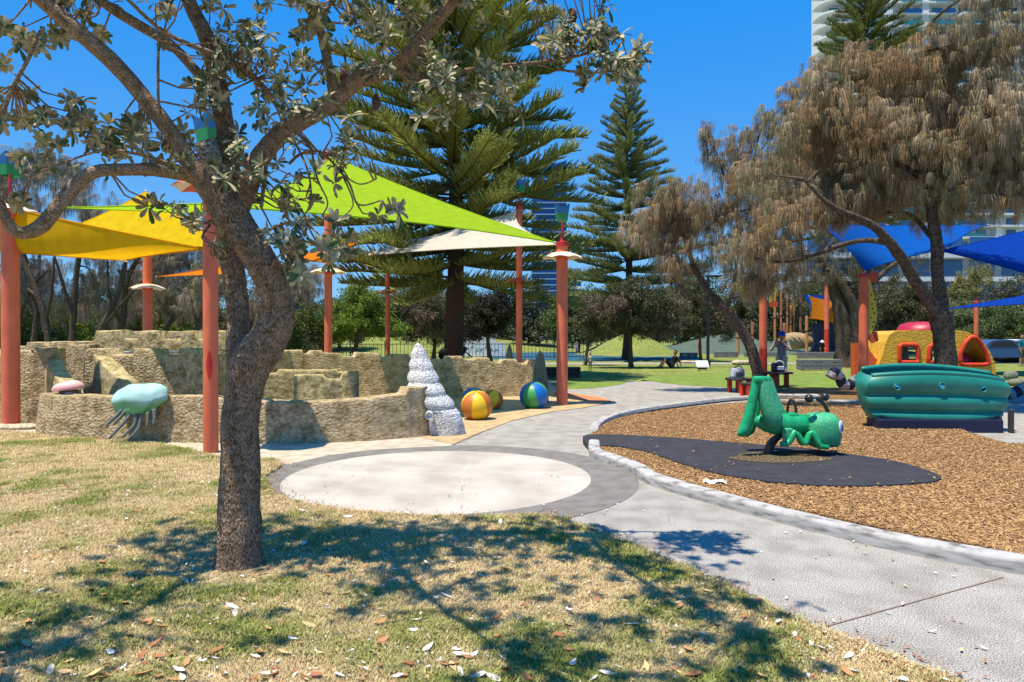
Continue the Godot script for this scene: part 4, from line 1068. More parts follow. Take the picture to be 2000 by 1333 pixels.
func slats(t: Node3D, n: int, w: float, y: float, dep: float, m: Material) -> void:
	for k in n:
		var mb := MB.new()
		mb.rbox(Vector3(0, y, (k - (n - 1) / 2.0) * dep), Vector3(w, 0.06, dep * 0.92), 0.01)
		part("slat", mb, m, t)
func build_furniture() -> void:
	# low hexagonal seats and tables with red legs
	for s in [[1444, 767, 27, 0.42, "small round timber seat with a bag on it beside the mulch"], [1512, 757, 36, 0.5, "larger round timber table on red legs beneath the red pole"], [1462, 775, 16, 0.38, "lowest round seat with red legs nearest the grasshopper"]]:
		var g := gp(s[0], s[1])
		var t := thing("picnic_seat", s[4], "table", g, 0.3, "red legged round seats")
		var r: float = s[2] / F * -g.z
		var mb := MB.new()
		mb.lathe([Vector2(0, s[3] - 0.06), Vector2(r * 0.96, s[3] - 0.06), Vector2(r, s[3] - 0.03), Vector2(r * 0.97, s[3]), Vector2(0, s[3])], 8)
		part("top", mb, M.dark_timber, t)
		for k in 4:
			mb = MB.new()
			mb.rbox(Vector3(cos(k * PI / 2 + 0.5) * r * 0.66, (s[3] - 0.06) / 2, sin(k * PI / 2 + 0.5) * r * 0.66), Vector3(0.11, s[3] - 0.06, 0.11), 0.015)
			part("leg", mb, M.pole_dark, t)
	for s in [[gp(1440, 767) + Vector3(0, 0.42, 0), Color(0.7, 0.7, 0.7), Color(0.1, 0.1, 0.12), "white and black tote bag standing on the small seat"], [gp(1519, 757) + Vector3(0.02, 0.5, 0), Color(0.03, 0.03, 0.05), Color(0.7, 0.7, 0.75), "dark backpack with pale straps on the larger table"]]:
		var t := thing("bag", s[3], "bag", s[0])
		var mb := MB.new()
		mb.col = s[1]
		mb.rbox(Vector3(0, 0.15, 0), Vector3(0.44, 0.3, 0.22), 0.07, Basis(Vector3.UP, 0.3))
		part("body", mb, M.cloth, t)
		mb = MB.new()
		mb.col = s[2]
		var arc := []
		for k in 11: arc.append(Vector3(cos(PI * k / 10.0) * 0.15, 0.2 + 0.16 * sin(PI * k / 10.0), 0.1))
		mb.tube(arc, range(11).map(func(_i): return 0.018), 7)
		part("strap", mb, M.cloth, t)
		mb = MB.new()
		mb.col = s[2]
		mb.rbox(Vector3(0.04, 0.12, 0.12), Vector3(0.26, 0.13, 0.05), 0.02, Basis(Vector3.UP, 0.3))
		part("pocket", mb, M.cloth, t)
	# timber benches and planter boxes
	for s in [[1600, 722, 80, 20, "timber", "grey slatted timber bench block on the lawn before the far red pole"], [1598, 700, 78, 12, "timber", "grey timber bench in front of the climbing mound beside the fig trunk"], [1418, 698, 44, 11, "timber", "grey timber bench right of the lamp post"], [1345, 700, 32, 11, "timber", "grey timber bench behind the sitting person"], [1490, 697, 70, 9, "timber", "long low grey timber bench beyond the pale boulders"], [1100, 737, 66, 20, "dark_timber", "black timber planter box beside the pale dressed child"], [1970, 702, 90, 18, "timber", "grey timber bench beyond the playhouse nose"]]:
		var g := gp(s[0], s[1])
		var t := thing("timber_bench" if s[4] == "timber" else "planter_box", s[5], "bench" if s[4] == "timber" else "planter", g)
		var w: float = s[2] / F * -g.z
		var h: float = s[3] / F * -g.z
		var n := maxi(3, int(h / 0.15))
		for k in n:
			var mb := MB.new()
			mb.rbox(Vector3(0, h * (k + 0.5) / n, 0), Vector3(w, h / n - 0.025, 0.6), 0.012)
			part("board", mb, M[s[4]], t)
		for e in [-1.0, 0.0, 1.0]:
			var mb := MB.new()
			mb.box(Vector3(e * w * 0.46, h * 0.48, 0), Vector3(0.08, h * 0.95, 0.57))
			part("post", mb, M.dark_timber, t)
	# pale boulders
	for s in [[1448, 712, 20, 9, "long pale sandstone boulder on the lawn"], [1345, 709, 17, 5, "flat pale boulder behind the white sign"], [1650, 752, 14, 12, "weathered grey rock beside the striped sea snake"], [1672, 757, 20, 10, "pale rock lying under the striped sea snake"], [1975, 740, 14, 16, "brown rock by the playhouse nose"], [1990, 752, 18, 12, "grey rock above the snake's dark tail"], [30, 838, 46, 12, "pale flat rock slab at the foot of the left pole"]]:
		var g := gp(s[0], s[1])
		var r: float = s[2] / F * -g.z
		var h: float = s[3] / F * -g.z
		var mb := MB.new()
		mb.ball(Vector3(0, h * 0.35, 0), Vector3(r, h * 0.65, r * 0.6), Basis(), 20, 0.85)
		for i in mb.v.size(): mb.v[i] += mb.v[i].normalized() * r * 0.16 * nz.get_noise_3dv((mb.v[i] + g) * 120)
		var o := part(numbered("boulder"), mb, M.pale_rock if s[4].contains("pale") else M.stone, self)
		o.position = g
		tag(o, s[4], "rock")
	# striped sea snake sculpture
	for s in [[[[1622, 738], [1630, 728], [1640, 736], [1646, 750], [1660, 753], [1672, 742], [1690, 745]], 19.0, "black and white banded sea snake sculpture left of the boat"], [[[1950, 772], [1960, 771], [1975, 770], [1990, 764], [2010, 756], [2040, 752]], 17.0, "banded dark sea snake tail right of the boat"]]:
		var pts := []
		for a in s[0]: pts.append(at(a[0], a[1], s[1]))
		pts = smooth(pts, 8)
		var t := thing("sea_snake", s[2], "sculpture", Vector3(pts[0].x, 0, pts[0].z))
		var seg := 6
		var k := 0
		var i := 0
		while i < pts.size() - 1:
			var e := mini(i + seg, pts.size() - 1)
			var mb := MB.new()
			var pp := pts.slice(i, e + 1)
			mb.tube(pp, range(pp.size()).map(func(_q): return 0.14), 14)
			wpart("white_band" if k % 2 == 0 else "dark_band", mb, M.worn_white if k % 2 == 0 else M.navy, t)
			k += 1; i = e
	# white reading board
	var g := gp(1372, 722)
	var t := thing("information_sign", "small white slanted information sign on the lawn by the lamp post", "sign", g)
	var mb := MB.new()
	mb.rbox(Vector3(0, 0.27, 0), Vector3(0.62, 0.04, 0.5), 0.01, Basis(Vector3.RIGHT, 0.7))
	part("board", mb, M.wall_white, t)
	mb = MB.new()
	mb.box(Vector3(0, 0.285, 0.02), Vector3(0.54, 0.04, 0.4), Basis(Vector3.RIGHT, 0.7))
	part("panel", mb, mat(lin(0.6, 0.63, 0.66), 0.5), t)
	mb = MB.new()
	mb.box(Vector3(0, 0.06, 0), Vector3(0.45, 0.12, 0.12))
	part("foot", mb, M.dark_metal, t)
	# lamp posts
	for s in [[1383, 718, 598, 8, "black lamp post among the dark broadleaf trees"], [77, 700, 480, 9, "dark blue lamp post behind the castle's left wall"]]:
		g = gp(s[0], s[1])
		t = thing("lamp_post", s[4], "lamp post", g)
		var h: float = at(s[0], s[2], -g.z).y + 1.6
		var r: float = s[3] / F * -g.z * 0.4
		mb = MB.new()
		mb.lathe([Vector2(r * 1.6, 0), Vector2(r * 1.6, 0.3), Vector2(r, 0.4), Vector2(r * 0.8, h)], 14)
		part("post", mb, M.black, t)
		mb = MB.new()
		mb.rbox(Vector3(0.3, h, 0), Vector3(0.8, 0.12, 0.3), 0.05)
		part("lamp_head", mb, M.black, t)
	# swing frame beyond the courtyard
	g = gp(1032, 685)
	t = thing("swing_frame", "white leaning swing post with a rust coloured cross bar", "swing", g)
	var z: float = -g.z
	mb = MB.new()
	mb.tube([at(1030, 686, z), at(1044, 603, z)], [0.16, 0.13], 12)
	wpart("post", mb, mat(lin(0.55, 0.58, 0.62), 0.6), t)
	mb = MB.new()
	mb.tube([at(1120, 686, z), at(1109, 603, z)], [0.16, 0.13], 12)
	wpart("post", mb, mat(lin(0.55, 0.58, 0.62), 0.6), t)
	mb = MB.new()
	mb.tube([at(1042, 604, z), at(1112, 604, z)], [0.09, 0.09], 10)
	wpart("cross_bar", mb, mat(lin(0.35, 0.16, 0.12), 0.6), t)
	mb = MB.new()
	for e in [1106.0, 1112.0]: mb.tube([at(e, 606, z), at(e + 3, 676, z)], [0.015, 0.015], 5)
	wpart("chain", mb, M.steel, t)
	mb = MB.new()
	mb.lathe([Vector2(0.12, -0.2), Vector2(0.2, -0.1), Vector2(0.22, 0.15), Vector2(0.17, 0.15), Vector2(0.14, -0.08), Vector2(0, -0.1)], 14, Transform3D(Basis(), at(1111, 679, z)))
	wpart("bucket_seat", mb, M.sea_blue, t)
	# pram with blue hood and a black bag, left behind the courtyard wall
	g = gp(930, 731)
	z = -g.z
	t = thing("pram", "black pram with a bright blue hood behind the courtyard wall", "pram", g)
	mb = MB.new()
	for i in 9:
		for k in 13:
			var a := PI * k / 12.0
			mb.p(at(930, 697, z) + Vector3(cos(a) * 0.33, sin(a) * 0.36, (i / 8.0 - 0.5) * 0.5))
	mb.grid(9, 13, 0)
	wpart("hood", mb, mat(lin(0.015, 0.08, 0.33), 0.8), t)
	mb = MB.new()
	mb.rbox(at(903, 690, z), Vector3(0.2, 0.62, 0.45), 0.05, Basis(Vector3.BACK, -0.5))
	wpart("back_rest", mb, M.black, t)
	mb = MB.new()
	mb.rbox(at(928, 706, z), Vector3(0.7, 0.2, 0.45), 0.06)
	wpart("seat", mb, M.navy, t)
	for e in [-0.3, 0.3]:
		for y in [-0.2, 0.2]:
			mb = MB.new()
			mb.lathe([Vector2(0.02, -0.02), Vector2(0.13, -0.025), Vector2(0.15, 0), Vector2(0.13, 0.025), Vector2(0.02, 0.02)], 16, Transform3D(Basis(Vector3.RIGHT, PI / 2), Vector3(g.x + e, 0.15, g.z + y)))
			wpart("wheel", mb, M.black, t)
	mb = MB.new()
	for e in [-0.2, 0.2]: mb.tube([Vector3(g.x - 0.3, 0.15, g.z + e), Vector3(g.x + 0.1, 0.5, g.z + e), Vector3(g.x - 0.5, 1.0, g.z + e)], [0.015, 0.015, 0.015], 6)
	wpart("frame", mb, M.dark_metal, t)
	t = thing("bag", "black rounded bag on the wall beside the pine trunk", "bag", at(866, 703, 18.3))
	mb = MB.new()
	mb.col = Color(0.012, 0.012, 0.014)
	mb.ball(Vector3(0, 0.14, 0), Vector3(0.13, 0.16, 0.12), Basis(), 16, 0.8)
	part("body", mb, M.cloth, t)
	mb = MB.new()
	mb.col = Color(0.02, 0.02, 0.02)
	mb.tube([Vector3(-0.05, 0.28, 0), Vector3(0, 0.34, 0), Vector3(0.05, 0.28, 0)], [0.012, 0.012, 0.012], 6)
	part("strap", mb, M.cloth, t)
	# white painted mural wall and bollards
	t = thing("mural_wall", "low white wall with torn blue grey painted waves beyond the courtyard", "wall", Vector3(at(945, 680, 60).x, 0, -60))
	var poly := PackedVector2Array([Vector2(-1.9, -0.05), Vector2(-1.9, 1.6), Vector2(-1.4, 2.0), Vector2(-0.7, 1.75), Vector2(-0.2, 1.95), Vector2(0.3, 1.5), Vector2(0.9, 1.62), Vector2(1.1, 1.2), Vector2(1.9, 1.15), Vector2(1.9, -0.05)])
	mb = MB.new()
	mb.prism(poly, 0.3)
	part("wall_body", mb, M.wall_white, t)
	for k in 7:
		mb = MB.new()
		var x := -1.6 + k * 0.42
		mb.tube(smooth([Vector3(x, 0.5 + 0.2 * sin(k * 2.0), 0.155), Vector3(x + 0.15, 0.75 + 0.2 * sin(k * 2.0), 0.155), Vector3(x + 0.32, 0.62 + 0.2 * sin(k * 2.0), 0.155)], 4), range(9).map(func(_i): return 0.03), 6)
		part("painted_wave", mb, mat(lin(0.25, 0.33, 0.42), 0.8), t)
	for s in [[943, 688], [949, 686], [961, 684]]:
		g = gp(s[0], s[1] + 6)
		t = thing("bollard", "thin black bollard beside the white mural wall", "bollard", g, 0.0, "bollards by the mural wall")
		mb = MB.new()
		mb.lathe([Vector2(0.06, 0), Vector2(0.06, 0.85), Vector2(0.05, 0.9), Vector2(0, 0.92)], 12)
		part("post", mb, M.black, t)
		mb = MB.new()
		mb.lathe([Vector2(0.065, 0.7), Vector2(0.065, 0.78)], 12)
		part("band", mb, M.steel, t)
	# climbing posts on the mound
	var ci := 0
	for s in [[1514, 577, 645], [1526, 570, 645], [1538, 570, 645], [1545, 597, 645], [1551, 572, 645], [1564, 568, 645], [1576, 618, 690], [1532, 632, 668], [1470, 630, 668], [1442, 640, 668], [1486, 640, 680], [1366, 665, 690]]:
		var zz := 70.0 if s[2] < 660 else 62.0
		var top := at(s[0], s[1], zz)
		t = thing("climbing_post", "orange brown upright timber climbing post on the play mound", "post", Vector3(top.x, 0, top.z), 0.0, "climbing posts on the mound")
		mb = MB.new()
		mb.lathe([Vector2(0.13, 0.0), Vector2(0.13, top.y - 0.05), Vector2(0.1, top.y), Vector2(0, top.y + 0.02)], 10)
		part("post", mb, mat(lin(0.36, 0.14, 0.06) if ci % 3 else lin(0.5, 0.2, 0.06), 0.8), t)
		mb = MB.new()
		mb.lathe([Vector2(0.15, top.y * 0.6), Vector2(0.15, top.y * 0.6 + 0.1)], 10)
		part("rope_collar", mb, M.dark_metal, t)
		ci += 1
	# round pale shield and dark panel on the mound
	t = thing("mound_disc", "tan oval climbing pad set into the grey green mound", "climbing pad", at(1555, 667, 65.5) * Vector3(1, 0, 1))
	mb = MB.new()
	mb.ball(at(1555, 666, 65.5) - t.position, Vector3(1.7, 0.85, 0.5), Basis(Vector3.RIGHT, -0.4), 26)
	part("pad", mb, mat(lin(0.34, 0.25, 0.13), 0.9), t)
	t = thing("mound_wall", "dark navy curved climbing wall with a purple edge on the mound", "climbing wall", at(1612, 700, 64) * Vector3(1, 0, 1))
	mb = MB.new()
	mb.prism(PackedVector2Array([Vector2(-1.5, 0), Vector2(-1.0, 1.2), Vector2(-1.3, 2.9), Vector2(0.9, 2.9), Vector2(1.4, 1.6), Vector2(0.9, 0)]), 0.4)
	part("wall_panel", mb, M.navy, t)
	mb = MB.new()
	mb.prism(PackedVector2Array([Vector2(0.95, 0), Vector2(1.45, 1.6), Vector2(0.95, 3.1), Vector2(1.6, 3.0), Vector2(2.0, 1.6), Vector2(1.5, 0)]), 0.3)
	part("purple_edge", mb, mat(lin(0.1, 0.06, 0.28), 0.7), t)
	# litter on the mulch
	t = thing("paper_scrap", "crumpled white paper scrap lying on the mulch", "litter", gp(1396, 944, 0.07))
	mb = MB.new()
	for i in 5:
		for k in 6: mb.p(Vector3((k - 2.5) * 0.045, 0.015 + 0.018 * sin(i * 2.1 + k * 1.7), (i - 2) * 0.03))
	mb.grid(5, 6, 0)
	part("paper", mb, mat(lin(0.78, 0.78, 0.78), 0.8), t)

func fence(label: String, a: Vector3, b: Vector3) -> void:
	var t := thing("picket_fence", label, "fence", a)
	var n := int(a.distance_to(b) / 0.28)
	var pk := MB.new()
	pk.box(Vector3(0, 0.62, 0), Vector3(0.03, 1.15, 0.03))
	var pm := pk.mesh()
	var po := MB.new()
	po.rbox(Vector3(0, 0.68, 0), Vector3(0.08, 1.36, 0.08), 0.01)
	var pom := po.mesh()
	for i in n + 1:
		var o := part("post" if i % 9 == 0 else "picket", pom if i % 9 == 0 else pm, M.black, t)
		o.position = (b - a) * i / n
	for y in [0.16, 1.12]:
		var mb := MB.new()
		mb.tube([Vector3(0, y, 0), b - a + Vector3(0, y, 0)], [0.03, 0.03], 5)
		part("rail", mb, M.black, t)

# ---------- people ----------
func body(bones: Array, cell := 0.03, k := 0.05) -> MB:
	var lo := Vector3.ONE * 1e3; var hi := -lo
	for b in bones:
		var m: float = maxf(b[2], b[3]) + 0.08
		for p in [b[0], b[1]]:
			lo = lo.min(p - Vector3.ONE * m); hi = hi.max(p + Vector3.ONE * m)
	var n := Vector3i(((hi - lo) / cell).ceil()) + Vector3i.ONE
	var val := PackedFloat32Array(); val.resize(n.x * n.y * n.z); val.fill(1.0)
	var who := PackedInt32Array(); who.resize(val.size())
	var near := PackedFloat32Array(); near.resize(val.size()); near.fill(9.0)
	for bi in bones.size():
		var b: Array = bones[bi]
		var pa: Vector3 = b[0]; var pb: Vector3 = b[1]; var ra: float = b[2]; var rb: float = b[3]
		var m := maxf(ra, rb) + 0.08
		var i0 := Vector3i(((pa.min(pb) - Vector3.ONE * m - lo) / cell).floor()).clamp(Vector3i.ZERO, n - Vector3i.ONE)
		var i1 := Vector3i(((pa.max(pb) + Vector3.ONE * m - lo) / cell).ceil()).clamp(Vector3i.ZERO, n - Vector3i.ONE)
		var ab := pb - pa
		var l2 := maxf(ab.length_squared(), 1e-6)
		for x in range(i0.x, i1.x + 1):
			for y in range(i0.y, i1.y + 1):
				for z in range(i0.z, i1.z + 1):
					var p := lo + Vector3(x, y, z) * cell
					var h := clampf((p - pa).dot(ab) / l2, 0, 1)
					var d := (p - pa - ab * h).length() - lerpf(ra, rb, h)
					var id := (x * n.y + y) * n.z + z
					if d < near[id]: near[id] = d; who[id] = bi
					var o := val[id]
					var f := maxf(k - absf(o - d), 0.0) / k
					val[id] = minf(o, d) - f * f * k * 0.25
	var mb := MB.new()
	var vid := {}
	for x in n.x - 1:
		for y in n.y - 1:
			for z in n.z - 1:
				var s := Vector3.ZERO; var cnt := 0; var ins := 0
				var best := 9.0; var bw := 0
				for c in 8:
					var id := ((x + (c & 1)) * n.y + y + ((c >> 1) & 1)) * n.z + z + (c >> 2)
					if val[id] < 0: ins += 1
					if near[id] < best: best = near[id]; bw = who[id]
				if ins == 0 or ins == 8: continue
				for e in [[0, 1], [2, 3], [4, 5], [6, 7], [0, 2], [1, 3], [4, 6], [5, 7], [0, 4], [1, 5], [2, 6], [3, 7]]:
					var va: float = val[((x + (e[0] & 1)) * n.y + y + ((e[0] >> 1) & 1)) * n.z + z + (e[0] >> 2)]
					var vb: float = val[((x + (e[1] & 1)) * n.y + y + ((e[1] >> 1) & 1)) * n.z + z + (e[1] >> 2)]
					if (va < 0) != (vb < 0):
						var f := va / (va - vb)
						s += Vector3(e[0] & 1, (e[0] >> 1) & 1, e[0] >> 2).lerp(Vector3(e[1] & 1, (e[1] >> 1) & 1, e[1] >> 2), f); cnt += 1
				mb.col = bones[bw][4]
				vid[Vector3i(x, y, z)] = mb.p(lo + (Vector3(x, y, z) + s / cnt) * cell)
	for key in vid:
		var x: int = key.x; var y: int = key.y; var z: int = key.z
		var o := val[(x * n.y + y) * n.z + z] < 0
		for ax in 3:
			var st := Vector3i.ZERO; st[ax] = 1
			var u := Vector3i.ZERO; u[(ax + 1) % 3] = 1
			var w := Vector3i.ZERO; w[(ax + 2) % 3] = 1
			var e: Vector3i = key + st
			if (val[(e.x * n.y + e.y) * n.z + e.z] < 0) == o: continue
			if not (vid.has(key - u) and vid.has(key - w) and vid.has(key - u - w)): continue
			if o: mb.q(vid[key], vid[key - w], vid[key - u - w], vid[key - u])
			else: mb.q(vid[key], vid[key - u], vid[key - u - w], vid[key - w])
	return mb
func person(label: String, pos: Vector3, turn: float, size: float, j: Dictionary, cols: Dictionary, hat := Color(0, 0, 0, 0)) -> void:
	# joints for a 1.75 m figure; j overrides
	var J := {"hip": Vector3(0, 0.94, 0), "chest": Vector3(0, 1.3, 0), "neck": Vector3(0, 1.48, 0), "head": Vector3(0, 1.62, 0.02),
		"ls": Vector3(0.19, 1.42, 0), "le": Vector3(0.26, 1.14, 0), "lh": Vector3(0.25, 0.88, 0.06), "rs": Vector3(-0.19, 1.42, 0), "re": Vector3(-0.26, 1.14, 0), "rh": Vector3(-0.25, 0.88, 0.06),
		"lk": Vector3(0.11, 0.5, 0.02), "lf": Vector3(0.11, 0.08, -0.02), "rk": Vector3(-0.11, 0.5, 0.02), "rf": Vector3(-0.11, 0.08, -0.02)}
	J.merge(j, true)
	var toe: Vector3 = J.get("toe", Vector3(0, -0.03, 0.17))
	var sk: Color = cols.skin; var sh: Color = cols.shirt; var pa: Color = cols.pants; var fo: Color = cols.shoes
	var leg: Color = cols.get("leg", pa)
	var bones := [[J.hip + Vector3(0.06, 0, 0), J.hip - Vector3(0.06, 0, 0), 0.12, 0.12, pa], [J.hip, J.chest, 0.13, 0.14, sh], [J.ls * 0.8 + J.chest * 0.2, J.rs * 0.8 + J.chest * 0.2, 0.085, 0.085, sh], [J.neck - Vector3(0, 0.03, 0), J.head, 0.05, 0.055, sk], [J.head, J.head + Vector3(0, 0.07, -0.01), 0.085, 0.09, sk], [J.head + Vector3(0, 0.07, -0.035), J.head + Vector3(0, 0.1, -0.02), 0.088, 0.085, cols.hair]]
	for s in ["l", "r"]:
		bones.append([J[s + "s"], J[s + "e"], 0.06, 0.045, sh])
		bones.append([J[s + "e"], J[s + "h"], 0.042, 0.03, sk])
		var hx: Vector3 = J.hip + Vector3(0.09 if s == "l" else -0.09, -0.04, 0)
		bones.append([hx, J[s + "k"], 0.1, 0.065, pa])
		bones.append([J[s + "k"], J[s + "f"], 0.06, 0.042, leg])
		bones.append([J[s + "f"] + Vector3(0, -0.03, -0.03), J[s + "f"] + toe, 0.045, 0.035, fo])
	var mb := body(bones)
	# hands, ears, nose and eyes
	for s in ["l", "r"]:
		var d: Vector3 = (J[s + "h"] - J[s + "e"]).normalized()
		var side := d.cross(Vector3(0, 0.2, 1)).normalized()
		mb.col = sk
		mb.ball(J[s + "h"] + d * 0.05, Vector3(0.04, 0.05, 0.025), Basis(Quaternion(Vector3.UP, d)), 10)
		for f in 4:
			var o: Vector3 = J[s + "h"] + d * 0.08 + side * (f - 1.5) * 0.02
			var ln: float = [0.06, 0.075, 0.07, 0.055][f]
			mb.tube([o, o + d * ln * 0.6, o + d * ln + Vector3(0, 0, 0.012)], [0.01, 0.009, 0.006], 6)
		mb.tube([J[s + "h"] + d * 0.03 + side * 0.035, J[s + "h"] + d * 0.07 + side * 0.065], [0.012, 0.008], 6)
		var sx := 1.0 if s == "l" else -1.0
		mb.ball(J.head + Vector3(sx * 0.088, 0.03, 0), Vector3(0.015, 0.03, 0.02), Basis(), 8)
		mb.col = Color(0.02, 0.015, 0.01)
		mb.ball(J.head + Vector3(sx * 0.032, 0.05, 0.078), Vector3(0.012, 0.008, 0.008), Basis(), 8)
	mb.col = sk
	mb.ball(J.head + Vector3(0, 0.02, 0.09), Vector3(0.014, 0.025, 0.02), Basis(), 8)
	mb.col = Color(0.3, 0.1, 0.08)
	mb.ball(J.head + Vector3(0, -0.025, 0.08), Vector3(0.024, 0.006, 0.008), Basis(), 8)
	var t := thing("person", label, "person", pos, turn)
	var o := part("figure", mb, M.cloth, t)
	o.scale = Vector3.ONE * size
	if hat.a > 0:
		var hb := MB.new()
		hb.col = hat
		hb.lathe([Vector2(0.2, -0.03), Vector2(0.19, -0.02), Vector2(0.11, 0.0), Vector2(0.105, 0.09), Vector2(0.06, 0.125), Vector2(0, 0.13)], 18, Transform3D(Basis(), (J.head + Vector3(0, 0.08, 0)) * size))
		part("sun_hat", hb, M.cloth, t)
func build_people() -> void:
	var skin := Color(0.45, 0.26, 0.17)
	var hair := Color(0.03, 0.02, 0.015)
	person("person in a blue hat and patterned shirt standing behind the picnic table", gp(1527, 755), -0.6, 1.0, {"le": Vector3(0.3, 1.2, 0.12), "lh": Vector3(0.12, 1.42, 0.24), "re": Vector3(-0.3, 1.2, 0.12), "rh": Vector3(-0.1, 1.4, 0.26)}, {"skin": skin, "shirt": Color(0.2, 0.22, 0.28), "pants": Color(0.5, 0.42, 0.34), "leg": skin, "shoes": Color(0.6, 0.6, 0.6), "hair": hair}, Color(0.02, 0.07, 0.34))
	person("person in dark clothes sitting on the grass leaning back on straight arms", gp(1312, 719) - Vector3(0, 0.0, 0), -1.45, 1.0, {"hip": Vector3(0, 0.12, 0), "chest": Vector3(0, 0.45, -0.16), "neck": Vector3(0, 0.62, -0.2), "head": Vector3(0, 0.77, -0.2), "ls": Vector3(0.19, 0.56, -0.2), "rs": Vector3(-0.19, 0.56, -0.2), "le": Vector3(0.24, 0.32, -0.36), "re": Vector3(-0.24, 0.32, -0.36), "lh": Vector3(0.25, 0.09, -0.45), "rh": Vector3(-0.25, 0.09, -0.45), "lk": Vector3(0.12, 0.48, 0.34), "rk": Vector3(-0.12, 0.44, 0.36), "lf": Vector3(0.12, 0.08, 0.58), "rf": Vector3(-0.12, 0.08, 0.62)}, {"skin": Color(0.3, 0.17, 0.11), "shirt": Color(0.02, 0.02, 0.025), "pants": Color(0.02, 0.02, 0.035), "leg": Color(0.3, 0.17, 0.11), "shoes": Color(0.05, 0.05, 0.05), "hair": hair})
	person("small child in a pale top standing beside the planter box", gp(1153, 724), 0.3, 0.48, {}, {"skin": skin, "shirt": Color(0.7, 0.62, 0.4), "pants": Color(0.5, 0.36, 0.25), "leg": skin, "shoes": Color(0.3, 0.25, 0.2), "hair": hair})
	person("child in a dark shirt and white cap beside the far red pole", gp(1606, 699), 0.2, 0.75, {"le": Vector3(0.28, 1.16, 0.1), "lh": Vector3(0.2, 1.0, 0.28)}, {"skin": skin, "shirt": Color(0.02, 0.02, 0.03), "pants": Color(0.03, 0.03, 0.05), "leg": skin, "shoes": Color(0.5, 0.5, 0.5), "hair": hair}, Color(0.7, 0.7, 0.72))
	person("person in a teal shirt standing at the bench beyond the playhouse", gp(1996, 715), 0.5, 1.0, {}, {"skin": skin, "shirt": Color(0.02, 0.16, 0.22), "pants": Color(0.12, 0.1, 0.09), "leg": skin, "shoes": Color(0.2, 0.2, 0.2), "hair": hair})
	person("child in pink swinging by the far swing frame", gp(1127, 692), -0.3, 0.7, {"le": Vector3(0.26, 1.3, 0.2), "lh": Vector3(0.22, 1.5, 0.3)}, {"skin": skin, "shirt": Color(0.5, 0.28, 0.42), "pants": Color(0.45, 0.3, 0.45), "leg": skin, "shoes": Color(0.5, 0.4, 0.5), "hair": hair})

# ---------- trees ----------
func limb(parent: Node3D, called: String, pts: Array, m: Material, sides := 12, wob := 0.05, world := false) -> Array:
	# pts: [px, py, depth, width px] (or world points [Vector3, radius])
	var p := []; var r := []
	for a in pts:
		if world: p.append(a[0]); r.append(Vector3(a[1], 0, 0))
		else: p.append(at(a[0], a[1], a[2])); r.append(Vector3(a[3] * 0.5 / F * a[2] * (0.9 if called == "limb" else 1.0), 0, 0))
	p = smooth(p, 5); r = smooth(r, 5)
	var rr := r.map(func(x): return x.x)
	for i in range(1, p.size() - 1):
		p[i] += Vector3(nz.get_noise_3dv(p[i] * 90), 0, nz.get_noise_3dv(p[i] * 90 + Vector3(50, 0, 0))) * rr[i] * 0.35
		rr[i] *= 1.0 + 0.14 * nz.get_noise_3dv(p[i] * 130 + Vector3(0, 90, 0))
	var mb := MB.new()
	mb.tube(p, rr, sides, wob)
	wpart(called, mb, m, parent)
	return p
func rosette(n: int, up: float, long := 1.0) -> ArrayMesh:
	var mb := MB.new()
	for k in n:
		var a := k * 2.4 + rnd(-0.3, 0.3)
		var el := lerpf(0.15, 1.15, float(k) / n) + up + rnd(-0.2, 0.2)
		var out := Vector3(cos(a) * cos(el), sin(el), sin(a) * cos(el))
		var side := Vector3(-sin(a), 0, cos(a))
		var nr := side.cross(out)
		var ln := rnd(0.06, 0.13) * long
		var tone := Color(0.24, 0.245, 0.125).lerp(Color(0.58, 0.5, 0.34), pow(rng.randf(), 1.1)) * rnd(0.8, 1.1)
		if rng.randf() < 0.3: tone = Color(0.08, 0.13, 0.055)
		var base := mb.v.size()
		for i in 5:
			var u := i / 4.0
			var w: float = [0.003, 0.01, 0.017, 0.021, 0.012][i]
			for j in 3:
				mb.col = tone if j != 1 else tone * 1.15
				mb.p(out * (0.01 + u * ln) - nr * (0.03 * u * u) + side * (j - 1) * w + nr * absf(j - 1) * w * 0.45)
		mb.grid(5, 3, base)
	return mb.mesh()
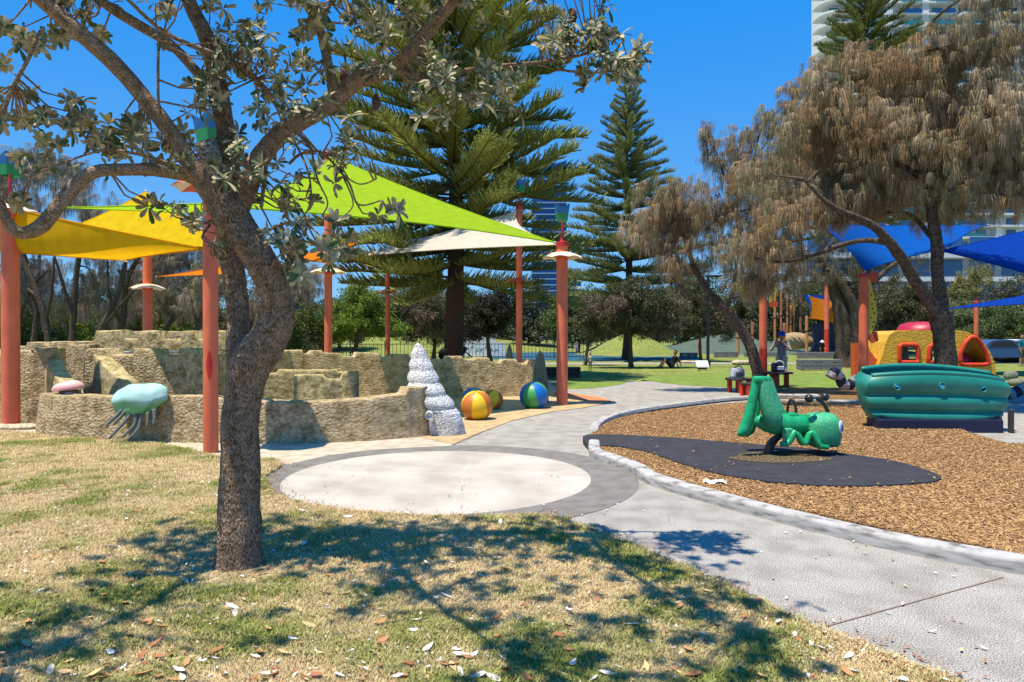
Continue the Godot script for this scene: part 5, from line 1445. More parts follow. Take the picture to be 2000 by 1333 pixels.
func build_banksia() -> void:
	var t := thing("banksia_tree", "gnarled coastal banksia with a forked trunk standing on the foreground lawn", "tree", gp(465, 1108))
	var br := []
	limb(t, "trunk", [[466, 1140, 4.74, 112], [465, 1116, 4.74, 104], [464, 1085, 4.74, 92], [466, 1000, 4.74, 84], [470, 900, 4.74, 76], [472, 800, 4.74, 71], [473, 755, 4.74, 74], [483, 715, 4.74, 84], [503, 686, 4.73, 84], [526, 658, 4.72, 72], [543, 628, 4.7, 62], [546, 598, 4.7, 59], [539, 562, 4.68, 59], [523, 530, 4.68, 62], [503, 498, 4.68, 64], [483, 468, 4.68, 63], [466, 440, 4.7, 61], [454, 415, 4.7, 60], [447, 393, 4.7, 48]], M.bark, 26, 0.035)
	br.append(limb(t, "limb", [[468, 740, 4.76, 58], [462, 695, 4.8, 52], [463, 640, 4.86, 49], [462, 580, 4.92, 47], [458, 535, 4.96, 46], [447, 485, 5.0, 45], [440, 400, 5.0, 46], [443, 330, 5.0, 46], [442, 250, 5.0, 40], [428, 160, 4.95, 38], [408, 80, 4.9, 33], [372, 10, 4.9, 30], [350, -60, 4.85, 26], [330, -160, 4.8, 18]], M.bark, 18, 0.04))
	br.append(limb(t, "limb", [[452, 450, 4.7, 60], [425, 405, 4.65, 42], [395, 355, 4.6, 40], [350, 285, 4.55, 37], [300, 215, 4.5, 36], [230, 130, 4.4, 35], [150, 60, 4.3, 34], [70, -10, 4.2, 32], [0, -70, 4.0, 27], [-120, -160, 3.8, 18]], M.limb_bark, 16, 0.03))
	br.append(limb(t, "limb", [[452, 440, 4.7, 58], [468, 405, 4.72, 46], [484, 355, 4.76, 46], [510, 300, 4.8, 44], [550, 258, 4.84, 42], [610, 222, 4.88, 40], [660, 190, 4.9, 38], [700, 155, 4.9, 34], [760, 138, 4.9, 32], [800, 105, 4.85, 31], [840, 55, 4.8, 29], [890, -5, 4.7, 26], [940, -90, 4.5, 20]], M.limb_bark, 16, 0.04))
	br.append(limb(t, "limb", [[400, 362, 4.62, 26], [370, 345, 4.6, 27], [310, 333, 4.5, 27], [250, 332, 4.4, 28], [190, 335, 4.3, 28], [150, 358, 4.25, 29], [115, 398, 4.2, 30], [75, 445, 4.15, 31], [35, 455, 4.1, 26], [12, 430, 4.05, 22], [-10, 380, 4.0, 18], [-60, 320, 3.9, 12]], M.limb_bark, 14, 0.05))
	br.append(limb(t, "limb", [[432, 190, 4.95, 26], [385, 140, 4.9, 22], [340, 92, 4.85, 22], [300, 66, 4.8, 23], [230, 25, 4.7, 22], [180, -10, 4.6, 18], [100, -70, 4.4, 12]], M.limb_bark, 12, 0.04))
	br.append(limb(t, "branch", [[556, 245, 4.84, 12], [540, 205, 4.8, 11], [500, 155, 4.75, 10], [440, 115, 4.7, 10], [370, 88, 4.65, 9], [310, 55, 4.6, 8], [245, -5, 4.5, 7]], M.limb_bark, 8, 0.03))
	br.append(limb(t, "branch", [[655, 192, 4.88, 24], [645, 150, 4.86, 20], [632, 90, 4.84, 18], [618, 45, 4.8, 16], [590, 0, 4.75, 10], [560, -70, 4.6, 7]], M.limb_bark, 10, 0.04))
	br.append(limb(t, "branch", [[625, 70, 4.82, 10], [640, 20, 4.7, 8], [680, -50, 4.5, 6]], M.limb_bark, 8, 0.04))
	br.append(limb(t, "branch", [[770, 135, 4.88, 13], [830, 152, 4.95, 11], [900, 140, 5.0, 10], [980, 130, 5.0, 9], [1060, 122, 5.0, 7], [1130, 110, 4.95, 6], [1160, 100, 4.9, 4]], M.limb_bark, 8, 0.03))
	br.append(limb(t, "branch", [[1040, 124, 5.0, 5], [1110, 140, 5.0, 5], [1180, 142, 4.95, 4], [1215, 135, 4.9, 4]], M.limb_bark, 6, 0.03))
	br.append(limb(t, "branch", [[785, 138, 4.88, 9], [840, 165, 4.7, 6], [900, 180, 4.6, 4]], M.limb_bark, 6, 0.03))
	br.append(limb(t, "branch", [[335, 262, 4.5, 8], [312, 215, 4.4, 6], [310, 120, 4.35, 5], [312, 80, 4.3, 4]], M.limb_bark, 6, 0.03))
	br.append(limb(t, "branch", [[400, 352, 4.6, 8], [340, 322, 4.45, 7], [260, 300, 4.35, 6], [200, 295, 4.3, 5], [120, 320, 4.25, 4], [60, 345, 4.2, 3]], M.limb_bark, 6, 0.03))
	br.append(limb(t, "branch", [[5, 225, 4.2, 9], [30, 165, 4.2, 8], [60, 110, 4.2, 7], [80, 60, 4.2, 5]], M.limb_bark, 6, 0.03))
	for tw in [[[565, 320, 4.8, 7], [590, 300, 4.75, 6], [630, 300, 4.7, 5], [680, 355, 4.65, 5], [700, 400, 4.62, 4], [745, 392, 4.6, 3]], [[610, 300, 4.72, 4], [620, 350, 4.6, 4], [640, 395, 4.6, 3], [630, 420, 4.6, 3]], [[520, 310, 4.8, 9], [515, 360, 4.75, 8], [510, 405, 4.7, 7]], [[655, 330, 4.7, 4], [700, 360, 4.6, 3], [735, 350, 4.6, 3]], [[670, 345, 4.7, 4], [690, 400, 4.6, 3], [660, 430, 4.6, 3]], [[560, 250, 4.84, 5], [600, 330, 4.7, 4], [605, 400, 4.65, 3], [570, 450, 4.6, 3]], [[500, 470, 4.7, 6], [545, 440, 4.6, 5], [600, 440, 4.5, 4], [640, 480, 4.45, 3]], [[520, 540, 4.68, 5], [545, 500, 4.5, 4], [590, 470, 4.45, 3]], [[415, 430, 4.66, 5], [380, 445, 4.5, 4], [372, 432, 4.45, 3]], [[410, 440, 4.66, 5], [395, 465, 4.5, 4], [418, 480, 4.4, 3]]]:
		br.append(limb(t, "twig", tw, M.limb_bark, 6, 0.03))
	# stub of a sawn limb
	var stub := MB.new()
	stub.tube([at(432, 350, 5.0), at(415, 310, 4.95), at(398, 275, 4.9)], [0.08, 0.085, 0.075], 16)
	wpart("sawn_stub", stub, M.worn_white, t)
	# limbs that reach out over the lawn, above the picture
	for w in [[[Vector3(-2.0, 3.9, -4.5), 0.035], [Vector3(-1.7, 4.2, -3.6), 0.026], [Vector3(-1.2, 4.5, -2.6), 0.012]], [[Vector3(-0.45, 4.15, -4.6), 0.03], [Vector3(-0.3, 4.2, -3.8), 0.022], [Vector3(0.1, 4.4, -2.9), 0.01]], [[Vector3(-3.1, 3.75, -4.2), 0.035], [Vector3(-3.2, 4.2, -3.3), 0.025], [Vector3(-3.6, 4.5, -2.4), 0.012]], [[Vector3(-2.3, 4.1, -4.8), 0.06], [Vector3(-1.7, 4.9, -4.6), 0.045], [Vector3(-0.8, 5.4, -4.5), 0.02]]]:
		var pl := limb(t, "limb", w, M.limb_bark, 8, 0.03, true)
		br.append(pl)
	var joints := PackedVector3Array()
	var high := PackedVector3Array()
	for b in br:
		for i in range(b.size() / 3, b.size()):
			if b[i].y > 1.6 + 0.52 * -b[i].z: high.append(b[i])
			else: joints.append(b[i])
	var meshes := [rosette(13, 0.0), rosette(10, 0.15, 1.15), rosette(15, -0.25, 0.9), rosette(7, 0.3), rosette(9, -0.5, 1.1), rosette(12, 0.45, 0.8), rosette(6, -0.8, 1.2)]
	var spots := []
	for c in [[60, 15, 60, 9], [165, 35, 60, 9], [25, 115, 40, 5], [20, 205, 42, 8], [55, 225, 40, 8], [100, 60, 35, 5], [180, 230, 45, 9], [235, 255, 45, 9], [140, 270, 30, 4], [280, 280, 45, 7], [190, 300, 55, 8], [110, 320, 45, 6], [55, 340, 40, 6], [20, 400, 35, 5], [330, 300, 40, 5], [345, 25, 45, 5], [410, 140, 32, 7], [412, 185, 36, 8], [445, 95, 40, 8], [470, 110, 40, 8], [495, 55, 45, 8], [500, 150, 55, 10], [545, 160, 50, 9], [560, 100, 40, 6], [430, 300, 36, 7], [440, 345, 24, 5], [375, 285, 34, 5], [545, 235, 45, 7], [590, 180, 50, 8], [600, 20, 45, 8], [640, 15, 45, 7], [690, 40, 55, 8], [745, 45, 50, 8], [795, 30, 45, 7], [725, 100, 45, 6], [850, 100, 45, 7], [830, 180, 60, 9], [885, 135, 50, 8], [940, 165, 50, 8], [985, 180, 40, 6], [1005, 205, 24, 4], [1112, 68, 26, 9], [1150, -25, 40, 8], [1085, -20, 40, 7], [1085, 90, 24, 4], [1178, 85, 36, 15], [1232, 128, 30, 12], [1150, 140, 40, 4], [545, 320, 45, 6], [585, 370, 40, 5], [560, 430, 40, 7], [640, 330, 40, 3], [550, 490, 36, 9], [590, 505, 36, 9], [655, 485, 30, 6], [525, 390, 40, 6], [470, 320, 36, 6], [660, 260, 45, 5], [700, 270, 45, 5], [755, 415, 22, 4], [620, 455, 40, 6], [418, 482, 12, 2], [372, 428, 30, 6], [300, 395, 14, 2], [880, 20, 50, 5], [960, 10, 50, 4], [520, 10, 50, 6], [430, 20, 40, 5]]:
		for k in int(ceil(c[3] * (1.15 if c[0] < 420 or c[0] > 800 else 0.85))):
			var p := at(c[0] + rnd(-1, 1) * c[2], c[1] + rnd(-1, 1) * c[2], 4.7 + rnd(-0.45, 0.45) * (0.5 if c[0] > 1050 else 1.0))
			spots.append(p)
	var seen := spots.size()
	rng.seed = 4711
	for k in 62:
		# clusters overhead, beyond the top of the frame
		var c := Vector3(rnd(-4.2, 0.1), rnd(3.9, 5.3), rnd(-4.9, -1.9))
		if c.y < 1.6 + 0.5 * -c.z + 0.3: c.y = 1.6 + 0.5 * -c.z + rnd(0.3, 0.8)
		for i in 11: spots.append(c + Vector3(rnd(-0.4, 0.4), rnd(-0.15, 0.2), rnd(-0.4, 0.4)))
	var twigs := MB.new()
	var xs := [[], [], [], [], [], [], []]; var cs := [[], [], [], [], [], [], []]
	for i in spots.size():
		var p: Vector3 = spots[i]
		var best := Vector3.ZERO; var bd := 1e9
		for q in (joints if i < seen else high):
			var d := p.distance_squared_to(q)
			if d < bd: bd = d; best = q
		var gap := best.distance_to(p)
		if i < seen and gap > 0.55: continue
		if gap > 0.03: twigs.tube([best, best.lerp(p, 0.5) + Vector3(0, -0.1 * gap, 0) + Vector3(rnd(-1, 1), 0, rnd(-1, 1)) * 0.12 * gap, p], [0.0075, 0.0055, 0.003], 5, 0.0, false)
		var dir := ((p - best) / maxf(gap, 0.01) + Vector3(0, 0.6, 0) + Vector3(rnd(-1, 1), rnd(-0.5, 0.5), rnd(-1, 1)) * 0.5).normalized()
		for stack in (2 if i % 3 == 0 else 1):
			var b := Basis(Quaternion(Vector3.UP, dir)) * Basis(Vector3.UP, rnd(0, TAU))
			var k := rng.randi() % 7
			var xf := Transform3D(b.scaled(Vector3.ONE * rnd(0.55, 0.85) * (1.0 if stack == 0 else 0.85)), p - dir * 0.055 * stack)
			if i < seen and stack == 0 and i % 5 != 0:
				var o := part("leaf_cluster", meshes[k], M.leaf, t)
				o.transform = t.transform.affine_inverse() * xf
			else:
				xs[k].append(t.transform.affine_inverse() * xf)
				cs[k].append(Color(1, 1, 1) * rnd(0.75, 1.15))
	wpart("fine_twigs", twigs, M.limb_bark, t).set_meta("kind", "stuff")
	for k in 7: multi("crown", meshes[k], M.leaf, xs[k], cs[k], t)
	for c in [[1119, 32], [1178, 58], [1242, 104], [735, 200], [140, 232], [672, 148], [735, 130]]:
		var mb := MB.new()
		var o := at(c[0], c[1], 4.92)
		for i in 9:
			for k in 12:
				var a := -TAU * k / 12
				var r := 0.03 * sin(PI * (0.12 + 0.8 * i / 8.0)) * (1.0 + 0.22 * sin(k * 3 + i * 2.5))
				mb.col = Color(0.13, 0.075, 0.065) * rnd(0.6, 1.5)
				mb.p(o + Vector3(cos(a) * r, (i / 8.0 - 0.5) * 0.11, sin(a) * r))
		mb.grid(9, 12, 0, true)
		wpart("seed_cone", mb, M.chip, t)

func tassel(n: int, ln: float, spread: float, w: float) -> ArrayMesh:
	var mb := MB.new()
	for k in n:
		var a := rnd(0, TAU)
		var r := spread * sqrt(rng.randf())
		var out := Vector3(cos(a), 0, sin(a))
		var side := Vector3(-sin(a), 0, cos(a)).rotated(Vector3.UP, rnd(-0.8, 0.8)) * w * 0.5
		var l := ln * rnd(0.55, 1.0)
		mb.col = Color(1, 1, 1) * rnd(0.65, 1.3)
		var base := mb.v.size()
		for i in 4:
			var u := i / 3.0
			var c := out * (r * (0.25 + 0.75 * minf(1, u * 2.2))) + Vector3(0, 0.05 * sin(PI * minf(1, u * 2.2)) - l * maxf(0, u - 0.12), 0)
			mb.p(c - side * (1.0 - 0.5 * u)); mb.p(c + side * (1.0 - 0.5 * u))
		mb.grid(4, 2, base)
	return mb.mesh()
func clump(n: int, rad: float, leaf: float) -> ArrayMesh:
	var mb := MB.new()
	for k in n:
		var d := Vector3(rng.randfn(), rng.randfn() * 0.8, rng.randfn()).normalized()
		var c := d * rad * pow(rng.randf(), 0.4)
		var u := (d + Vector3(rnd(-1, 1), rnd(-1, 1), rnd(-1, 1)) * 0.8).normalized() * leaf
		var w := u.cross(Vector3(rnd(-1, 1), rnd(-1, 1), rnd(-1, 1))).normalized() * leaf * 0.42
		mb.col = Color(1, 1, 1) * rnd(0.6, 1.35)
		var f := u.cross(w).normalized() * leaf * 0.12
		var i := mb.p(c - u * 0.9); mb.p(c - w + f); mb.p(c + u); mb.p(c + w + f)
		mb.t(i, i + 1, i + 2); mb.t(i, i + 2, i + 3)
	return mb.mesh()
func crown(t: Node3D, blobs: Array, meshes: Array, m: Material, density: float, tones: Array, size := 1.0, hang := false) -> void:
	# blobs: [px, py, depth, rx px, ry px]
	var xs := []; var cs := []
	for k in meshes.size(): xs.append([]); cs.append([])
	var inv := t.transform.affine_inverse()
	for b in blobs:
		var c := at(b[0], b[1], b[2])
		var rx: float = b[3] / F * b[2]; var ry: float = b[4] / F * b[2]
		var n := int(density * (rx * rx + rx * ry))
		var tone: Color = tones[rng.randi() % tones.size()]
		for i in n:
			var d := Vector3(rng.randfn(), rng.randfn(), rng.randfn()).normalized() * pow(rng.randf(), 0.45)
			var p := c + Vector3(d.x * rx, d.y * ry, d.z * rx * 0.9)
			p += Vector3(nz.get_noise_3dv(p * 40), nz.get_noise_3dv(p * 40 + Vector3(99, 0, 0)), nz.get_noise_3dv(p * 40 + Vector3(0, 99, 0))) * rx * 0.55
			if nz.get_noise_3dv(p * 70 + Vector3(7, 7, 7)) > 0.22: continue
			if p.y < 0.25: continue
			var k := rng.randi() % meshes.size()
			var s := size * rnd(0.7, 1.25)
			var bs := Basis.from_euler(Vector3(rnd(-0.25, 0.25), rnd(0, TAU), rnd(-0.25, 0.25))) if hang else Basis.from_euler(Vector3(rnd(0, TAU), rnd(0, TAU), rnd(0, TAU)))
			xs[k].append(inv * Transform3D(bs.scaled(Vector3.ONE * s), p))
			var tn: Color = tone if rng.randf() < 0.65 else tones[rng.randi() % tones.size()]
			cs[k].append(tn * rnd(0.75, 1.25))
	for k in meshes.size(): multi("crown", meshes[k], m, xs[k], cs[k], t)
func boughs(t: Node3D, blobs: Array, stem: Array, m: Material, w0: float) -> void:
	for b in blobs:
		var c := at(b[0], b[1], b[2])
		var best: Vector3 = stem[stem.size() / 3]
		for q in stem:
			if q.y < c.y + 0.2 and q.y > stem[0].y + 0.3 * (stem[-1].y - stem[0].y) and q.distance_to(c) < best.distance_to(c): best = q
		var l := best.distance_to(c)
		if l < 0.1: continue
		limb(t, "bough", [[best, w0], [best.lerp(c, 0.35) + Vector3(rnd(-0.1, 0.1), rnd(-0.02, 0.14), rnd(-0.1, 0.1)) * l, w0 * 0.75], [best.lerp(c, 0.7) + Vector3(rnd(-0.1, 0.1), rnd(0.0, 0.1), rnd(-0.1, 0.1)) * l, w0 * 0.5], [c, w0 * 0.2]], m, 7, 0.05, true)
func build_sheoaks() -> void:
	var tas := [tassel(26, 0.45, 0.13, 0.009), tassel(20, 0.6, 0.1, 0.009), tassel(30, 0.36, 0.19, 0.009), tassel(14, 0.5, 0.16, 0.008), tassel(34, 0.28, 0.22, 0.009), tassel(18, 0.4, 0.08, 0.01)]
	var tan := [Color(0.44, 0.33, 0.195), Color(0.36, 0.27, 0.15), Color(0.52, 0.415, 0.265), Color(0.31, 0.28, 0.16), Color(0.42, 0.28, 0.14)]
	var t := thing("sheoak_tree", "large drooping brown she-oak with a forked trunk behind the green boat", "tree", Vector3(at(1850, 800, 15).x, 0, -15))
	var s := limb(t, "trunk", [[1852, 815, 15, 58], [1850, 780, 15, 46], [1848, 700, 15, 40], [1846, 650, 15, 38], [1838, 610, 15, 42]], M.oak_bark, 16, 0.05)
	var a := limb(t, "limb", [[1840, 625, 15, 30], [1834, 560, 15, 26], [1828, 480, 15, 24], [1822, 420, 15, 22], [1812, 360, 15, 20], [1800, 300, 15, 17], [1785, 220, 15, 13], [1770, 120, 15, 9]], M.oak_bark, 12, 0.05)
	var b := limb(t, "limb", [[1836, 622, 15, 30], [1800, 570, 14.8, 25], [1770, 520, 14.6, 23], [1742, 480, 14.4, 21], [1710, 445, 14.3, 18], [1670, 425, 14.2, 15], [1620, 400, 14.2, 11], [1570, 350, 14.3, 7]], M.oak_bark, 12, 0.05)
	var c := limb(t, "limb", [[1735, 475, 14.4, 13], [1690, 470, 14.6, 12], [1640, 480, 14.8, 11], [1590, 498, 15, 9], [1530, 512, 15, 7], [1480, 505, 15, 5]], M.oak_bark, 8, 0.05)
	var d := limb(t, "limb", [[1814, 370, 15, 16], [1850, 310, 14.8, 13], [1900, 250, 14.5, 10], [1960, 170, 14, 7]], M.oak_bark, 8, 0.05)
	var e := limb(t, "limb", [[1806, 350, 15, 13], [1760, 325, 15, 11], [1715, 300, 15, 8], [1660, 250, 15, 5]], M.oak_bark, 8, 0.05)
	var f := limb(t, "limb", [[1830, 480, 15, 10], [1790, 430, 15.3, 9], [1760, 415, 15.4, 7], [1700, 420, 15.6, 5]], M.oak_bark, 8, 0.05)
	var bl := [[1620, 160, 15, 55, 50], [1700, 125, 15, 75, 55], [1790, 115, 14.6, 85, 60], [1880, 80, 14.2, 85, 75], [1960, 60, 14, 80, 90], [1570, 250, 15.4, 55, 55], [1650, 250, 15, 85, 75], [1750, 240, 15, 95, 85], [1850, 210, 14.4, 90, 90], [1950, 210, 13.8, 90, 100], [1590, 350, 15.5, 75, 65], [1690, 355, 15.5, 85, 60], [1900, 350, 14.6, 95, 95], [1990, 365, 14, 60, 75], [1640, 395, 15.4, 75, 38], [1770, 330, 15.8, 70, 55], [1510, 340, 16, 60, 60], [1540, 420, 15.2, 70, 60], [1480, 480, 15.2, 50, 45], [1870, 395, 15.6, 70, 45], [1720, 395, 15.4, 60, 28], [1600, 215, 15.8, 50, 45], [1610, 290, 15.8, 60, 50], [1660, 320, 16, 60, 50], [1720, 200, 16.2, 90, 60], [1800, 280, 16.4, 90, 80], [1900, 260, 16, 90, 90], [1980, 320, 16, 80, 80], [1860, 140, 16, 90, 60], [2080, 250, 14, 100, 200], [1960, -60, 14, 120, 80]]
	boughs(t, bl, s + a + b + c + d + e + f, M.oak_bark, 0.04)
	crown(t, bl, tas, M.needle, 215, tan, 0.78, true)
	t = thing("sheoak_tree", "smaller leaning she-oak with a curved grey trunk beside the picnic seats", "tree", Vector3(at(1479, 765, 20).x, 0, -20))
	s = limb(t, "trunk", [[1482, 775, 20, 28], [1478, 735, 20, 23], [1470, 690, 20, 20], [1452, 650, 20, 20], [1430, 620, 20, 19], [1410, 598, 20, 17], [1385, 572, 20, 14], [1370, 548, 20, 12], [1350, 505, 20, 10], [1330, 440, 20, 8]], M.oak_bark, 12, 0.05)
	a = limb(t, "limb", [[1418, 605, 20, 10], [1432, 570, 20, 9], [1436, 540, 20, 8], [1440, 480, 20, 7], [1440, 380, 20, 5]], M.oak_bark, 8, 0.05)
	b = limb(t, "limb", [[1405, 597, 20, 9], [1375, 592, 19.8, 7], [1340, 570, 19.6, 6], [1310, 540, 19.5, 4]], M.oak_bark, 8, 0.05)
	bl = [[1258, 440, 20, 42, 65], [1285, 360, 20, 48, 40], [1383, 275, 20, 18, 50], [1440, 290, 20, 48, 50], [1350, 400, 20, 75, 65], [1430, 400, 20, 80, 75], [1320, 500, 20, 55, 40], [1420, 500, 19.6, 80, 48], [1510, 470, 20, 70, 60], [1505, 240, 20, 50, 40], [1550, 195, 19.6, 36, 38], [1530, 330, 20, 60, 70], [1480, 540, 20, 50, 25], [1475, 350, 19, 60, 60], [1560, 320, 18.6, 55, 60], [1500, 410, 19, 65, 50], [1570, 250, 18.6, 45, 40], [1300, 420, 20.4, 60, 60]]
	boughs(t, bl, s + a + b, M.oak_bark, 0.04)
	crown(t, bl, tas, M.needle, 170, tan, 0.9, true)
	# trunk pair behind the red pole
	t = thing("fig_tree", "old thick double trunked tree behind the red pole and bench", "tree", Vector3(at(1660, 715, 38).x, 0, -38))
	s = limb(t, "trunk", [[1650, 722, 38, 44], [1648, 690, 38, 30], [1646, 640, 38, 30], [1640, 590, 38, 26], [1620, 540, 38, 18], [1600, 500, 38, 12]], M.oak_bark, 14, 0.05)
	a = limb(t, "trunk", [[1672, 722, 37.6, 30], [1672, 680, 37.6, 22], [1672, 630, 37.6, 20], [1662, 590, 37.6, 18], [1640, 550, 37.6, 13], [1615, 525, 37.6, 8]], M.oak_bark, 12, 0.05)
	b = limb(t, "limb", [[1672, 620, 37.6, 16], [1690, 570, 37.6, 13], [1730, 530, 37.6, 11], [1770, 500, 37.6, 7]], M.oak_bark, 8, 0.05)
	bl = [[1600, 520, 38, 60, 30], [1560, 540, 38, 50, 25], [1680, 510, 38, 60, 30], [1760, 490, 38, 60, 35], [1640, 470, 39, 80, 40]]
	boughs(t, bl, s + a + b, M.oak_bark, 0.07)
	crown(t, bl, tas, M.needle, 34, [Color(0.16, 0.14, 0.085), Color(0.11, 0.11, 0.06)], 1.3, true)
	# she-oak grove behind the castle
	var i := 0
	var grove := [[[[60, 700], [70, 620], [62, 560], [45, 490]], [[55, 400, 40, 50], [20, 350, 45, 45]], 34.0, "slim she-oak with a leaning stem left of the lamp post"], [[[100, 700], [88, 630], [72, 570], [50, 520], [36, 480]], [[110, 330, 60, 40], [60, 310, 50, 40]], 33.0, "she-oak with a stem that bends left behind the lamp post"], [[[140, 690], [142, 620], [148, 550], [155, 490], [160, 440]], [[160, 390, 60, 50], [200, 430, 50, 40]], 32.0, "straight dark stemmed she-oak behind the yellow sail"], [[[180, 690], [200, 640], [228, 580], [240, 540], [246, 500]], [[240, 450, 50, 50], [215, 470, 40, 40]], 31.0, "she-oak with a stem slanting right behind the turret"], [[[232, 690], [238, 640], [244, 590], [250, 540], [280, 490]], [[300, 470, 50, 40], [330, 520, 50, 45]], 33.0, "upright she-oak left of the cream umbrella"], [[[300, 690], [325, 640], [350, 600], [385, 560]], [[380, 530, 60, 40], [350, 480, 50, 40]], 34.0, "she-oak slanting right behind the castle merlons"], [[[370, 690], [385, 640], [400, 590], [395, 540]], [[420, 520, 50, 50], [380, 580, 40, 30]], 32.5, "grey stemmed she-oak partly behind the second pole"], [[[20, 690], [30, 640], [28, 580], [22, 520]], [[10, 420, 60, 50], [-40, 360, 70, 60]], 35.0, "she-oak at the far end of the grove beside the left pole"], [[[540, 690], [552, 640], [545, 580], [560, 530]], [[590, 550, 50, 30], [540, 540, 50, 40]], 36.0, "thin she-oak seen through the banksia fork"]]
	for g in grove:
		var st := []
		var n: int = g[0].size()
		for k in n: st.append([g[0][k][0], g[0][k][1], g[2], lerpf(13, 7, float(k) / n)])
		st.push_front([g[0][0][0], HOR + EYE * F / g[2] + 3, g[2], 16])
		t = thing("grove_sheoak", g[3], "tree", Vector3(at(g[0][0][0], 700, g[2]).x, 0, -g[2]), 0.0, "she-oak grove behind the castle")
		var p := limb(t, "trunk", st, M.oak_bark, 9, 0.05)
		var q := limb(t, "limb", [[g[0][1][0], g[0][1][1], g[2], 7], [g[0][2][0] + 30 * (1 if i % 2 else -1), g[0][2][1] - 10, g[2] - 0.4, 6], [g[0][-1][0] + 70 * (1 if i % 2 else -1), g[0][-1][1] + 10, g[2] - 0.6, 3]], M.oak_bark, 7, 0.05)
		var bl2 := []
		for e2 in g[1]: bl2.append([e2[0], e2[1], g[2], e2[2], e2[3]])
		bl2.append([g[0][-1][0] + 20, 540, g[2] + 3.0, 55, 45]); bl2.append([g[0][-1][0] - 35, 590, g[2] + 4.0, 50, 35])
		boughs(t, bl2, p + q, M.oak_bark, 0.06)
		crown(t, bl2, tas, M.needle, 62, [Color(0.38, 0.31, 0.24), Color(0.28, 0.26, 0.16), Color(0.42, 0.33, 0.28)], 1.35, true)
		i += 1

func frond() -> ArrayMesh:
	# a Norfolk pine bough four metres long: side branchlets like ropes, set in a shallow V
	var mb := MB.new()
	var ax := []
	for i in 11: ax.append(Vector3(i * 0.4, -0.10 * sin(PI * i / 10.0) + 0.022 * pow(i * 0.4, 2) * 0.6, 0))
	mb.col = Color(0.35, 0.25, 0.2)
	mb.tube(ax, range(11).map(func(i): return lerpf(0.05, 0.012, i / 10.0)), 5)
	for i in range(6, 62):
		for s in [-1.0, 0.0, 1.0]:
			var u := i / 62.0 + rnd(-0.006, 0.006)
			var k := u * 10.0
			var o: Vector3 = ax[int(k)].lerp(ax[mini(int(k) + 1, 10)], k - int(k))
			var ln := (0.2 + 0.42 * pow(sin(PI * clampf(1.02 - u * 0.95, 0, 1)), 0.75)) * rnd(0.6, 1.2)
			var d := Vector3(rnd(0.4, 0.8), rnd(0.1, 0.65) + (0.4 if s == 0.0 else 0.0), s * 0.8 + rnd(-0.25, 0.25)).normalized()
			var e := o + d * ln + Vector3(0, ln * ln * 0.22, 0)
			var m := o.lerp(e, 0.5) - Vector3(0, 0.05 * ln, 0)
			mb.col = Color(1, 1, 1) * rnd(0.7, 1.2)
			mb.tube([o, m, e], [0.022, 0.026, 0.008], 3, 0.0, false)
			for q in 12:
				var f := (q + 1) / 13.0
				var c := o.lerp(m, f * 2) if f < 0.5 else m.lerp(e, f * 2 - 1)
				var nd := (Vector3(rnd(-1, 1), rnd(-0.5, 1), rnd(-1, 1)).normalized() + d * 0.9).normalized() * rnd(0.06, 0.11)
				var w := nd.cross(Vector3(rnd(-1, 1), 1, rnd(-1, 1))).normalized() * 0.014
				mb.col = Color(1, 1, 1) * rnd(0.75, 1.45)
				mb.tri(c - w, c + nd, c + w)
	return mb.mesh()
func pine(label: String, px: float, d: float, top: float, low: float, rad: float, w: float, fr: Mesh, step: float, per: int, tone: Color, full := 0.5) -> void:
	var x := (px - 1000) / F * d
	var t := thing("norfolk_pine", label, "tree", Vector3(x, 0, -d))
	var mb := MB.new()
	var pts := []; var rr := []
	for i in 22:
		var u := i / 21.0
		pts.append(Vector3(0.12 * sin(u * 5.0), u * top - 0.05, 0.1 * sin(u * 4.0))); rr.append(w * (1.02 - u) * (1.25 if i == 0 else 1.0) * (1.0 + 0.06 * sin(i * 2.7)))
	mb.tube(pts, rr, 14, 0.04)
	part("trunk", mb, M.pine_bark, t)
	var xs := []; var cs := []
	var y := low
	var turn := 0.0
	while y < top - 0.15:
		var u := (y - low) / (top - low)
		turn += 0.7
		var n := per if u < 0.85 else maxi(4, per - 2)
		for k in n:
			var a := turn + TAU * k / n + rnd(-0.2, 0.2)
			var ln := rad * (pow(1.0 - u, full) * (0.75 + 0.25 * minf(1, u * 8.0))) * rnd(0.78, 1.12) + 0.2
			var tilt := lerpf(-0.12, 0.5, pow(u, 1.1)) + rnd(-0.2, 0.2)
			var sc := ln / 4.0
			var b := Basis(Vector3.UP, a) * Basis(Vector3.BACK, tilt) * Basis(Vector3.RIGHT, rnd(-0.25, 0.25))
			var wd := clampf(pow(sc, 0.6), 0.3, 1.15)
			xs.append(Transform3D(b * Basis.from_scale(Vector3(sc, wd, wd)), Vector3(0, y + rnd(-0.12, 0.12), 0)))
			cs.append(tone * rnd(0.75, 1.3))
		y += step * rnd(0.8, 1.2) * (1.0 - 0.35 * u)
	multi("crown", fr, M.needle, xs, cs, t)
func build_pines() -> void:
	var fr := frond()
	pine("huge dark Norfolk pine rising out of the frame behind the lime sail", 885, 27.0, 21.0, 3.9, 6.2, 0.4, fr, 0.72, 8, Color(0.36, 0.39, 0.105), 0.45)
	pine("slender Norfolk pine with a pointed top against open sky", 1225, 50.0, 21.0, 3.5, 6.0, 0.35, fr, 0.78, 8, Color(0.29, 0.32, 0.12), 0.85)
	pine("tall Norfolk pine in front of the white apartment tower", 1690, 62.0, 36.0, 12.0, 10.0, 0.4, fr, 1.0, 8, Color(0.24, 0.27, 0.075), 0.8)
